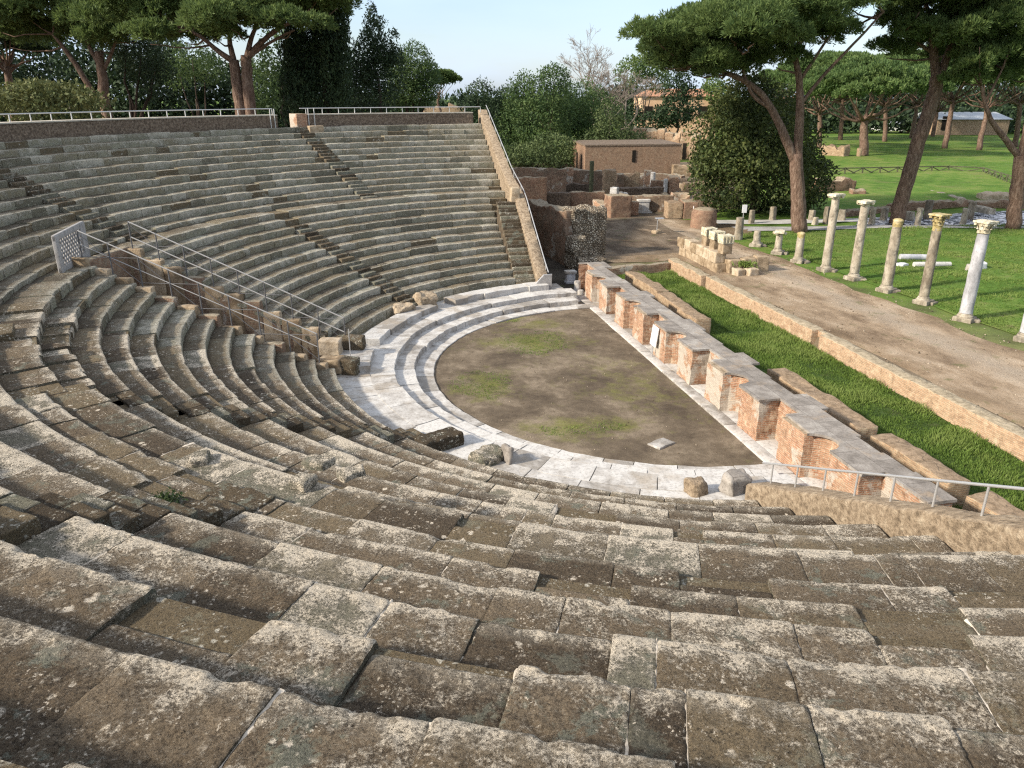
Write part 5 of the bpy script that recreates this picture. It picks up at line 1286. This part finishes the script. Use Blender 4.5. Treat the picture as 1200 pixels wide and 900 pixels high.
def limb(mb, a, b, r0, r1, g, sag=.12, n=7, amp=.12):
    a, b = np.asarray(a, float), np.asarray(b, float); t = np.linspace(0, 1, n)[:, None]
    P = a+(b-a)*t; L = np.linalg.norm(b-a)
    P[:, 2] -= np.sin(t[:, 0]*math.pi)*L*sag
    P[1:-1] += g.normal(0, .018*L if r0 < .45 else .007*L, (n-2, 3))
    mb.tube(P, r0+(r1-r0)*t[:, 0]**.8, 8, 0, .5, amp=amp, freq=1.5)
    return P
def crown_lobes(g, c, Rx, T, n, lr=.26):
    out = []
    for k in range(n):
        rho = math.sqrt((k+.5)/n)*.86; th = k*2.39996+g.uniform(-.3, .3)
        x, y = rho*Rx*math.cos(th), rho*Rx*math.sin(th)
        z = T*(.75*(1-rho**2)-.1)+g.normal(0, T*.06)
        a = Rx*lr*g.uniform(.85, 1.3)
        out.append(((c[0]+x, c[1]+y, c[2]+z), (a, a, a*g.uniform(.5, .68))))
    return out
def umbrella_pine(label, base, fork, c, Rx, T, tr, seed, nl=16, dens=9, L=.42, W=.13, per=7, leafm='pine', barkm='bark', paths=None, lobes=None, group='umbrella pines', nlimb=None):
    g = np.random.default_rng(seed)
    root = thing('umbrella_pine', label, 'tree', tuple(base), group)
    tk = MB()
    if lobes is None: lobes = crown_lobes(g, c, Rx, T, nl)
    ends = []
    if paths is None:
        P = limb(tk, base, fork, tr, tr*.72, g, 0, 9, .10)
        ends = [(np.array(fork), tr*.6)]
        for (lc, lr) in lobes:
            t = np.array(lc)-np.array([0, 0, lr[2]*.3]); s = np.array(fork)-np.array([0, 0, g.uniform(0, .12)*(fork[2]-base[2])])
            Q = limb(tk, s, t, tr*.34, tr*.07, g, .10, 7)
    else:
        for pts, r0, r1 in paths:
            pts = np.array(pts); n = len(pts); t = np.linspace(0, 1, n*4)
            Q = np.stack([np.interp(t, np.linspace(0, 1, n), pts[:, i]) for i in range(3)], -1)
            Q[2:-2] = (Q[:-4]+Q[1:-3]+Q[2:-2]+Q[3:-1]+Q[4:])/5
            Q[1:-1] += g.normal(0, .03, (len(Q)-2, 3))*min(1, r1*4)
            tk.tube(Q, r0+(r1-r0)*t, 10, 0, .5, amp=.10, freq=1.2)
            ends.append((Q, r1))
        allq = np.concatenate([q for q, r in ends[1:]] or [ends[0][0]])
        for (lc, lr) in lobes:
            t = np.array(lc)-np.array([0, 0, lr[2]*.35])
            dd = np.linalg.norm(allq-t, axis=1)+np.maximum(0, allq[:, 2]-t[2])*1.5
            s = allq[np.argmin(dd)]
            limb(tk, s, t, tr*.17, tr*.05, g, .06, 6)
    hold(tk.build('trunk', M[barkm], root, smooth=True), root)
    cr = MB(); needle_lobes(cr, lobes, dens, L, W, g, per)
    hold(cr.build('crown', M[leafm], root), root)
    return root

# --- the three big pines on the right
def pts(F, *uv): return [atF(u, v, F) for u, v in uv]
F = 58.6
b = at(937, 272, .6)
lob = []
def lobeset(F, items, px, squash=.6):
    out = []
    for u, v, ru, dF in items:
        s = (F+dF)/FPX*1.06
        out.append((atF(u, v, F+dF), (ru*s, ru*s*1.1, ru*s*squash)))
    return out
big = lobeset(F, [(780, 74, 30, 0), (812, 82, 26, 3), (842, 86, 22, -2), (785, 62, 40, 0), (770, 40, 30, -3), (820, 40, 45, 2), (815, 72, 38, -2), (855, 25, 50, -3), (868, 62, 45, 3), (905, 10, 55, 0), (850, 82, 28, 0), (960, 5, 55, -3), (925, 48, 45, 4), (995, -2, 42, 3), (962, 36, 30, 0), (900, -25, 60, 3), (960, -35, 60, -2), (1020, -28, 40, 0), (885, 40, 50, -6), (940, 20, 50, -6), (840, 50, 45, 6), (800, 55, 35, 5), (910, 72, 30, 0), (790, 78, 24, 2), (975, 5, 40, 7), (900, 30, 50, 8)], 0, .5)
umbrella_pine('great umbrella pine with forked reddish trunk behind the column stumps', b, None, None, None, None, .62, 1, dens=24, L=.34, W=.065, per=9,
    paths=[([b]+pts(F, (935, 225), (933, 180)), .60, .46), (pts(F, (933, 195), (938, 130), (937, 90), (927, 45), (915, 10)), .36, .12), (pts(F, (932, 190), (920, 160), (905, 128), (885, 100), (850, 84), (815, 74)), .36, .12),
           (pts(F, (938, 122), (965, 88), (1000, 52), (1035, 14)), .15, .06), (pts(F, (930, 60), (950, 35), (975, 10)), .18, .07), (pts(F, (905, 128), (880, 112), (870, 80), (865, 55)), .16, .07), (pts(F, (937, 95), (960, 60), (980, 30)), .14, .06)], lobes=big)
F = 62.7; b = at(1050, 262, .6)
p2 = lobeset(F, [(1060, 42, 40, 0), (1040, 62, 22, 0), (1095, 20, 50, 2), (1130, 45, 38, 0), (1110, 65, 25, 4), (1080, 0, 50, -3), (1130, 0, 50, 0), (1066, 8, 30, 3), (1100, -30, 60, 0), (1150, 20, 34, 2), (1075, 55, 30, 5)], 0, .6)
umbrella_pine('leaning umbrella pine with one dark trunk slanting behind the middle columns', b, None, None, None, None, .6, 2, dens=24, L=.34, W=.065, per=9,
    paths=[([b]+pts(F, (1062, 215), (1078, 160), (1095, 112), (1100, 85)), .60, .50), (pts(F, (1098, 95), (1094, 60), (1092, 30), (1085, 5)), .40, .15), (pts(F, (1100, 92), (1112, 60), (1122, 30), (1130, 10)), .36, .14), (pts(F, (1094, 62), (1075, 50), (1055, 42)), .16, .06), (pts(F, (1112, 62), (1130, 50), (1140, 35)), .14, .06)], lobes=p2)
F = 60.2; b = at(1186, 268, .6)
p3 = lobeset(F, [(1140, 75, 30, 0), (1165, 60, 40, 2), (1190, 35, 50, 0), (1150, 45, 36, -2), (1185, 85, 28, 3), (1215, 60, 45, 0), (1200, 0, 55, 2), (1240, 20, 60, 0), (1165, 20, 42, 4), (1130, 92, 18, 0), (1160, 92, 20, 2)], 0, .62)
umbrella_pine('right hand umbrella pine, trunk splitting low and crown cut by the photo edge', b, None, None, None, None, .55, 3, dens=23, L=.34, W=.065, per=9,
    paths=[([b]+pts(F, (1192, 225), (1197, 182)), .56, .5), (pts(F, (1197, 188), (1180, 165), (1163, 145), (1154, 122), (1150, 100)), .26, .10), (pts(F, (1198, 186), (1205, 150), (1212, 110), (1215, 70)), .4, .16), (pts(F, (1154, 122), (1165, 100), (1175, 80)), .12, .06)], lobes=p3)

# --- pines of the far lawn: (u, v base), F, crown centre (u, v), radius px, thickness px
far = [(1012, 182, 126, 1014, 100, 72, 40, 'single low umbrella pine on the lawn framed by the two big trunks'),
       (960, 174, 143, 962, 92, 52, 40, 'far lawn pine with straight trunk just right of the great pine'),
       (985, 164, 165, 990, 80, 55, 36, 'far lawn pine with slim trunk behind the single low pine, left of it'),
       (1037, 166, 156, 1040, 82, 55, 40, 'far lawn pine with slim trunk behind the single low pine, right of it'),
       (1068, 162, 175, 1080, 84, 50, 40, 'far lawn pine mostly hidden by the leaning trunk'),
       (1093, 160, 178, 1102, 88, 48, 42, 'thin leaning far lawn pine right of the leaning trunk'),
       (1107, 174, 140, 1124, 72, 60, 46, 'far lawn pine with slanted sunlit trunk before the orange building'),
       (1147, 176, 138, 1165, 92, 50, 34, 'far lawn pine with forked pale trunk before the orange building'),
       (1190, 172, 120, 1200, 78, 62, 40, 'far lawn pine at the right edge with a broad pale trunk'),
       (940, 165, 175, 936, 88, 44, 36, 'far lawn pine glimpsed behind the great trunk')]
for i, (u, v, F, cu, cv, rp, tp, lab) in enumerate(far):
    b = at(u, v, 1.6); Fb = depth(b[0], b[1]); s = Fb/FPX*1.06
    c = atF(cu, cv+tp*.45, Fb); fk = atF(u+(cu-u)*.6, cv+tp*.95, Fb)
    umbrella_pine(lab, (b[0], b[1], 1.3), fk, c, rp*s, tp*s, .5 if i else .75, 20+i, nl=15, dens=6, L=.60, W=.17, per=7, leafm='pine_far', group='umbrella pines on the far lawn')
# --- pines behind the left tiers
F = 68
b = atF(286, 235, F); g0 = .6
pc = lobeset(F, [(150, 20, 45, 0), (185, 5, 55, 3), (175, 45, 30, -2), (225, 20, 50, 0), (270, 0, 60, 3), (215, 42, 32, 4), (320, 5, 55, 0), (365, 10, 50, 2), (240, -35, 70, 0), (310, -40, 70, 2), (395, 0, 40, -2), (340, 30, 36, -4), (270, 25, 40, -5), (160, -20, 55, 0), (250, 38, 28, -3), (200, -40, 60, 3), (300, 15, 40, 6), (380, -30, 50, 0)], 0, .52)
umbrella_pine('broad umbrella pine with twin trunks rising behind the left rear wall', (*atF(286, 125, F)[:2], .6), None, None, None, None, .55, 4, dens=17, L=.40, W=.085, per=9,
    paths=[([(*atF(283, 125, F)[:2], .6)]+pts(F, (281, 125), (277, 95), (274, 70)), .52, .40), ([(*atF(295, 125, F)[:2], .6)]+pts(F, (292, 127), (290, 90), (288, 65)), .55, .42), (pts(F, (274, 72), (255, 60), (235, 42), (220, 35)), .26, .1), (pts(F, (274, 72), (268, 45), (270, 20)), .26, .1), (pts(F, (289, 68), (310, 45), (335, 28), (355, 22)), .26, .1), (pts(F, (289, 68), (295, 40), (310, 15)), .26, .1), (pts(F, (288, 70), (315, 50), (345, 35)), .16, .08)], lobes=pc)
F = 76
pa_ = lobeset(F, [(45, 20, 45, 0), (85, 10, 50, 2), (125, 25, 45, 0), (160, 40, 32, 0), (75, 42, 34, 3), (110, 48, 30, -2), (20, 0, 50, 0), (140, -10, 55, 3), (60, -30, 60, 0), (10, 45, 40, 4), (-20, 20, 50, 0)], 0, .6)
umbrella_pine('umbrella pine with several splayed pale limbs above the left rear wall', (*atF(122, 118, F)[:2], .6), None, None, None, None, .5, 5, dens=15, L=.40, W=.09, per=9,
    paths=[([(*atF(124, 118, F)[:2], .6)]+pts(F, (122, 118), (120, 85), (116, 60)), .55, .35), (pts(F, (112, 115), (95, 85), (72, 52), (62, 40)), .30, .12), (pts(F, (117, 75), (104, 55), (98, 35)), .25, .1), (pts(F, (120, 85), (132, 60), (138, 38)), .2, .08)], lobes=pa_)
F = 120
umbrella_pine('small distant pine peeping beside the rounded green pine', (*atF(515, 125, F)[:2], .6), atF(514, 108, F), atF(520, 100, F), 17*F/FPX, 18*F/FPX, .22, 8, nl=8, dens=6, L=.6, W=.22, leafm='pine', group='umbrella pines')
F = 86
umbrella_pine('shaded pine filling the far left corner behind the tiers', (*atF(5, 115, F)[:2], .6), atF(8, 70, F), atF(0, 62, F), 45*F/FPX, 40*F/FPX, .5, 9, nl=14, dens=9, L=.5, W=.18, leafm='dark_leaf', group='umbrella pines')
def leafy_tree(name, label, cat, items, F, mat, dens, L, W, seed, base=None, trunk=None, tr=.3, group=None, squash=1.0, lo=-1, up=.3, z0=.4):
    g = np.random.default_rng(seed); s = F/FPX*1.06
    lobes = [(atF(u, v, F+dF), (ru*s, ru*s*.95, rv*s)) for u, v, ru, rv, dF in items]
    bx, by = (base if base else np.mean([l[0] for l in lobes], 0)[:2])
    root = thing(name, label, cat, (bx, by, z0), group)
    tk = MB(); top = max(lobes, key=lambda l: l[0][2])[0]
    limb(tk, (bx, by, z0-.2), (bx+(top[0]-bx)*.5, by+(top[1]-by)*.5, z0+max(.3, (top[2]-z0)*.7)), tr, tr*.2, g, 0, 9)
    for lc, lr in (lobes if name in ('umbrella_pine',) else lobes[:3] if 'tree' in name else []): limb(tk, (bx, by, min(lc[2]-.3, z0+(top[2]-z0)*.35) if lc[2] > z0+1 else z0), lc, tr*.4, tr*.1, g, 0, 6)
    hold(tk.build('trunk', M['barkdark'], root, smooth=True), root)
    cr = MB(); leaf_lobes(cr, lobes, dens, L, W, g, lo, up=up); hold(cr.build('crown', M[mat], root), root)
    return root
b = at(885, 249, .6)
leafy_tree('evergreen_shrub', 'huge dense dark laurel bush left of the great pine trunk', 'shrub',
    [(885, 205, 62, 45, 0), (850, 170, 40, 45, -1), (925, 210, 45, 42, 0), (870, 130, 36, 35, 0), (845, 210, 34, 34, -3), (900, 165, 50, 45, -3), (955, 215, 18, 30, 1), (880, 110, 26, 22, 0), (905, 130, 30, 30, 3), (830, 185, 18, 25, 0), (925, 175, 30, 35, 2)], 69, 'bush_leaf', 26, .34, .19, 31, base=b[:2], tr=.5)
leafy_tree('cypress', 'tall dark broad cypress standing behind the gap in the rear wall', 'tree',
    [(372, 95, 30, 48, 0), (368, 45, 30, 55, 0), (382, 5, 22, 45, 0), (393, 70, 17, 55, -2), (350, 85, 18, 42, -2), (355, 35, 20, 45, 3), (392, 20, 15, 48, -1), (375, -40, 20, 40, 0), (346, 118, 16, 36, 0), (400, 110, 11, 40, 0)], 74, 'dark_leaf', 50, .34, .13, 32, tr=.6, up=1.4)
leafy_tree('conifer', 'ragged topped dark conifer right of the broad cypress', 'tree',
    [(440, 100, 24, 40, 0), (438, 65, 18, 35, 0), (437, 35, 9, 22, 0), (436, 16, 5, 12, 0), (450, 60, 14, 14, 0), (462, 45, 6, 9, 0), (425, 75, 14, 25, 0), (455, 85, 20, 30, 2), (447, 28, 7, 6, 1), (425, 110, 18, 35, 1), (465, 68, 9, 10, 0), (432, 48, 9, 10, -1)], 80, 'dark_leaf', 30, .34, .13, 33, tr=.4, up=.8)
leafy_tree('umbrella_pine', 'rounded green pine behind the ragged conifer right of the big cypress', 'tree',
    [(485, 80, 22, 26, 0), (472, 95, 24, 26, 0), (495, 98, 20, 22, 0), (480, 112, 28, 16, 1), (503, 88, 12, 14, 2), (465, 80, 14, 18, 2)], 92, 'oak_leaf', 40, .36, .12, 36, tr=.45, group='umbrella pines')
leafy_tree('umbrella_pine', 'dark round headed pine between the two sunlit pines on the left', 'tree',
    [(165, 68, 26, 24, 0), (178, 92, 20, 24, 1), (148, 52, 22, 16, 0), (185, 75, 18, 20, 2)], 84, 'dark_leaf', 26, .36, .11, 37, base=atF(147, 120, 84)[:2], tr=.5, group='umbrella pines')
leafy_tree('umbrella_pine', 'shaded pine showing under the crown of the twin trunked pine', 'tree',
    [(225, 70, 26, 18, 0), (245, 82, 20, 16, 2), (210, 85, 18, 18, 1)], 92, 'oak_leaf', 18, .38, .13, 38, base=atF(228, 120, 92)[:2], tr=.35, group='umbrella pines')
leafy_tree('shrub', 'yellowish green shrub above the left end of the rear wall', 'shrub',
    [(20, 112, 28, 14, 0), (50, 108, 26, 13, 0), (80, 112, 26, 14, 1), (105, 116, 14, 10, 0), (0, 116, 20, 12, 1), (60, 122, 60, 22, 2)], 60, 'olive_leaf', 18, .34, .2, 34, tr=.2)
leafy_tree('shrub', 'bright green feathery young tree left of the cypress under the pine', 'tree',
    [(322, 62, 18, 30, 0), (335, 45, 14, 18, 0), (315, 95, 22, 30, 2), (300, 105, 18, 22, 3)], 88, 'oak_leaf', 12, .4, .2, 35, tr=.25)
mid = [([(568, 130, 22, 30, 0), (560, 115, 14, 18, 0), (582, 150, 22, 30, 0), (590, 125, 14, 22, 1), (548, 122, 12, 14, 2), (575, 175, 34, 26, 0), (560, 180, 20, 24, 0)], 118, 'dark_leaf', 'dark holm oak beside the top of the sloping end wall'),
       ([(610, 130, 20, 34, 0), (615, 105, 12, 18, 0), (605, 160, 26, 30, 0), (598, 118, 10, 18, 1), (605, 180, 24, 20, 0)], 116, 'oak_leaf', 'green evergreen tree second from the left in the mid distance clump'),
       ([(640, 110, 26, 28, 0), (650, 92, 18, 14, 0), (632, 140, 30, 32, 0), (655, 130, 24, 30, 2), (640, 170, 28, 24, 0), (655, 172, 22, 16, 0)], 114, 'oak_leaf', 'tallest rounded evergreen tree of the mid distance clump'),
       ([(680, 125, 22, 28, 0), (690, 140, 26, 28, 0), (668, 150, 24, 28, 1), (700, 118, 14, 16, 2), (680, 160, 26, 18, 2)], 120, 'oak_leaf', 'sunlit evergreen tree right of the tallest in the clump'),
       ([(715, 140, 18, 24, 0), (722, 155, 20, 18, 0), (705, 162, 20, 14, 1)], 112, 'ivy_leaf', 'bushy evergreen at the right end of the mid distance clump'),
       ([(620, 180, 30, 13, 0), (650, 175, 30, 17, 0), (655, 180, 16, 13, 3), (595, 186, 24, 12, 0), (640, 188, 34, 9, 0)], 106, 'ivy_leaf', 'low sprawling scrub left of the long brick building'),
       ([(720, 163, 24, 10, 0), (742, 163, 18, 9, 0), (700, 167, 24, 8, 0), (760, 168, 8, 4, 0)], 113, 'ivy_leaf', 'rounded green mound of scrub on top of the long brick building'),
       ([(790, 110, 14, 30, 0), (795, 128, 18, 18, 0), (780, 136, 16, 12, 1), (800, 95, 9, 14, 0), (812, 120, 10, 20, 0)], 146, 'dark_leaf', 'dark tree in front of the pale orange house'),
       ([(740, 85, 18, 16, 0), (760, 78, 18, 14, 0), (770, 95, 14, 12, 1)], 150, 'pine', 'distant pine crown left of the great pine'),
       ([(840, 110, 12, 12, 0), (835, 100, 12, 10, 2)], 160, 'pine', 'tiny distant pine seen under the great crown'),
       ([(760, 144, 24, 12, 0), (735, 138, 20, 14, 2)], 150, 'dark_leaf', 'dark hedge like tree below the bare trees')]
for i, (it, F, m, lab) in enumerate(mid):
    sh = 'scrub' in lab
    leafy_tree('scrub' if sh else 'evergreen_tree', lab, 'shrub' if sh else 'tree', it, F, m, 17 if F < 125 else 9, .38 if F < 125 else .6, .18 if F < 125 else .3, 50+i, tr=.35, group='evergreens in the middle distance')
def bare_tree(label, u, v0, F, hpx, seed, spread=.5):
    g = np.random.default_rng(seed); s = F/FPX; b = np.array([*atF(u, v0, F)[:2], .8]); root = thing('bare_tree', label, 'tree', tuple(b), 'leafless trees')
    top = atF(u, v0-hpx, F); H = top[2]-b[2]; tk = MB(); br = MB()
    def grow(mbx, p, d, L, r, lv):
        q = p+d*L; mid_ = p+d*L*.5+g.normal(0, .05*L, 3)
        mbx.tube([p, mid_, q], [r, r*.8, r*.6], 5 if lv else 8, 0, .6)
        if lv >= 6: return
        for k in range(3 if lv < 5 else 3):
            nd = d+g.normal(0, spread, 3); nd[2] = abs(nd[2])*.7+.25; nd /= np.linalg.norm(nd)
            grow(br, q if k else mid_+(q-mid_)*.6, nd, L*g.uniform(.55, .8), max(.024, r*.55), lv+1)
    grow(tk, b, np.array([0, 0, 1.]), H*.36, .3, 0)
    hold(tk.build('trunk', M['barkgrey'], root, smooth=True), root); hold(br.build('branches', M['barkgrey'], root), root)
bare_tree('tall pale leafless tree behind the mid distance clump', 694, 150, 134, 92, 3)
bare_tree('spreading leafless tree right of the tall pale one', 733, 150, 132, 74, 4, .6)
bare_tree('smaller leafless tree before the pale orange house', 715, 150, 128, 66, 5, .6)
# woods closing the view
g = np.random.default_rng(77)
def woods(name, items, mat, dens, L, W):
    m = MB(); leaf_lobes(m, [((x, y, z), (a, a, c)) for x, y, z, a, c in items], dens, L, W, g, -.4)
    return tag(m.build(name, M[mat]), kind='stuff')
it = []
for u in range(-140, 420, 22):
    F = 104+g.uniform(0, 10); v = 40+g.uniform(-18, 22)+(25 if 200 < u < 330 else 0)
    p = atF(u, v, F); it.append((p[0], p[1], p[2]*.42, 3.6, p[2]*.60))
woods('woodland', it, 'dark_leaf', 7, .75, .38)
it = []
for u in range(420, 1330, 20):
    F = 215+g.uniform(0, 30); v = (112 if u < 700 else 104 if u < 930 else 92)+g.uniform(-7, 7)
    p = atF(u, v, F); it.append((p[0], p[1], p[2]*.42, 8, p[2]*.62))
for u in range(925, 1330, 22):
    p = atF(u, 128+g.uniform(-4, 4), 195); it.append((p[0], p[1], 1+(p[2]-1)*.4, 5, (p[2]-1)*.7))
woods('far_woodland', it, 'dark_leaf', 1.6, 1.4, .75)

# ================================================================== FAR BUILDINGS
def house(label, u0, u1, vtop, F, z0, depth_, mat, roofm, wins, roof_h=1.5, flat=False):
    a = np.array(atF(u0, vtop, F)); b_ = np.array(atF(u1, vtop, F)); d = (b_-a)[:2]; L = np.linalg.norm(d); d /= L; n = np.array([-d[1], d[0]])
    root = thing('house', label, 'building', (a[0], a[1], z0)); top = a[2]
    P = [a[:2], b_[:2], b_[:2]+n*depth_, a[:2]+n*depth_]
    mb = MB(); mb.prism(P, z0-1, top); hold(mb.build('wall', M[mat], root), root)
    mb = MB()
    e = .5; Q = [a[:2]-d*e-n*e, b_[:2]+d*e-n*e, b_[:2]+d*e+n*(depth_+e), a[:2]-d*e+n*(depth_+e)]; rdg = [(Q[0]+Q[3])/2+d*(0 if flat else 3), (Q[1]+Q[2])/2-d*(0 if flat else 3)]
    v = [(*q, top+.02) for q in Q]+[(*q, top+roof_h) for q in rdg]
    mb.add(v, [(0, 1, 5, 4), (2, 3, 4, 5), (1, 2, 5), (3, 0, 4)]); hold(mb.build('roof', M[roofm], root), root)
    for fx, fz, w, h in wins:
        c = a[:2]+d*L*fx-n*.06; mb = MB(); mb.rbox((c[0], c[1], z0+(top-z0)*fz), (w, .2, h), math.atan2(d[1], d[0]), step=2, amp=0, rnd=0); f_ = hold(mb.build('window', M['shadowgap'], root), root)
house('pale orange house half hidden by dark trees left of the great pine', 752, 842, 113, 165, 1, 10, 'house', 'tile', [(.1, .55, 1.6, 2.2), (.25, .55, 1.6, 2.2), (.6, .5, 1.6, 2.0), (.85, .55, 3, 2.2)])
house('long low orange building with a grey metal roof at the right of the lawn', 1100, 1184, 140, 185, 1.5, 14, 'brick_far', 'roofgrey', [(.12, .35, 2.2, 3)], 1.5, True)
house('white flat building behind the lawn pines right of the leaning trunk', 1040, 1108, 146, 205, 1.5, 10, 'whitewall', 'roofgrey', [(.3, .4, 1.5, 1.5), (.7, .4, 1.5, 1.5)], .6, True)
r_ = thing('far_ruin', 'distant brick ruin peeping over the rear wall right of the rounded pine', 'ruin', (*atF(520, 130, 125)[:2], 1.0), 'orange ruins on the far rise')
mb = MB()
for u0, u1, vt in ((496, 512, 127), (510, 528, 124), (526, 545, 121), (502, 542, 126)):
    a = atF(u0, vt, 125); b_ = atF(u1, vt, 125); mb.wall(a[:2], b_[:2], 1.5, .5, a[2]-.5, step=.8, amp=.1, rnd=.15, ragged=.08, rfreq=.4)
hold(mb.build('wall', M['brick_tan'], r_, smooth=True, sharp=45), r_)

# ================================================================== LIGHT, SKY, CAMERA
ELEV, AZV = R(30), Vector((-1, -.20, 0)).normalized()
sd_ = Vector((AZV.x*math.cos(ELEV), AZV.y*math.cos(ELEV), math.sin(ELEV)))
sun = bpy.data.objects.new('sun', bpy.data.lights.new('sun', 'SUN')); COL.objects.link(sun)
sun.data.energy = 3.4; sun.data.angle = R(4.5); sun.data.color = (1.0, .90, .755)
sun.rotation_euler = sd_.to_track_quat('Z', 'Y').to_euler()
w = bpy.data.worlds.new('World'); scene.world = w; w.use_nodes = True
nt = w.node_tree; bg = nt.nodes['Background']
sky = nt.nodes.new('ShaderNodeTexSky'); sky.sky_type = 'NISHITA'; sky.sun_disc = False
sky.sun_elevation = ELEV; sky.sun_rotation = math.atan2(AZV.x, AZV.y)
sky.air_density = 1.0; sky.dust_density = 1.0; sky.ozone_density = 1.5; sky.altitude = 10
# thin high cloud veil, brightened overhead out of view for added fill
tc = nt.nodes.new('ShaderNodeTexCoord'); mp = nt.nodes.new('ShaderNodeMapping'); mp.inputs['Scale'].default_value = (1.2, 1.2, 4.5)
nt.links.new(tc.outputs['Generated'], mp.inputs[0])
nz = nt.nodes.new('ShaderNodeTexNoise'); nz.inputs['Scale'].default_value = 2.2; nz.inputs['Detail'].default_value = 6; nz.inputs['Roughness'].default_value = .55
nt.links.new(mp.outputs[0], nz.inputs['Vector'])
cr = nt.nodes.new('ShaderNodeValToRGB'); cr.color_ramp.elements[0].position = .35; cr.color_ramp.elements[0].color = (.25, .25, .25, 1); cr.color_ramp.elements[1].position = .7; cr.color_ramp.elements[1].color = (.75, .75, .75, 1)
nt.links.new(nz.outputs['Fac'], cr.inputs[0])
mx = nt.nodes.new('ShaderNodeMix'); mx.data_type = 'RGBA'; nt.links.new(cr.outputs[0], mx.inputs[0]); nt.links.new(sky.outputs[0], mx.inputs[6]); 
sx = nt.nodes.new('ShaderNodeSeparateXYZ'); nt.links.new(tc.outputs['Generated'], sx.inputs[0])
ev = nt.nodes.new('ShaderNodeValToRGB'); ev.color_ramp.elements[0].position = .10; ev.color_ramp.elements[0].color = (4.5, 5.6, 7.5, 1); ev.color_ramp.elements[1].position = .40; ev.color_ramp.elements[1].color = (9.0, 9.2, 9.6, 1)  # whiter unseen upper sky, added to raise the ambient light
nt.links.new(sx.outputs[2], ev.inputs[0]); nt.links.new(ev.outputs[0], mx.inputs[7])
nt.links.new(mx.outputs[2], bg.inputs[0]); bg.inputs[1].default_value = .082

cam = bpy.data.objects.new('camera', bpy.data.cameras.new('camera')); COL.objects.link(cam)
cam.location = EYE; cam.rotation_euler = (math.pi/2-PITCH, 0, -YAW)
cam.data.sensor_width = 36; cam.data.sensor_fit = 'HORIZONTAL'; cam.data.lens = FPX/1200*36
cam.data.clip_start = .05; cam.data.clip_end = 4000
scene.camera = cam
scene.view_settings.view_transform = 'Standard'; scene.view_settings.look = 'None'; scene.view_settings.exposure = 1.16; scene.view_settings.gamma = 1
scene.render.engine = 'CYCLES'; scene.cycles.use_denoising = False; scene.cycles.pixel_filter_type = 'BLACKMAN_HARRIS'; scene.cycles.filter_width = 1.25; scene.cycles.sample_clamp_indirect = 4
try: scene.cycles.denoiser = 'OPENIMAGEDENOISE'
except Exception: pass
scene.cycles.max_bounces = 6; scene.cycles.diffuse_bounces = 3; scene.cycles.transparent_max_bounces = 4
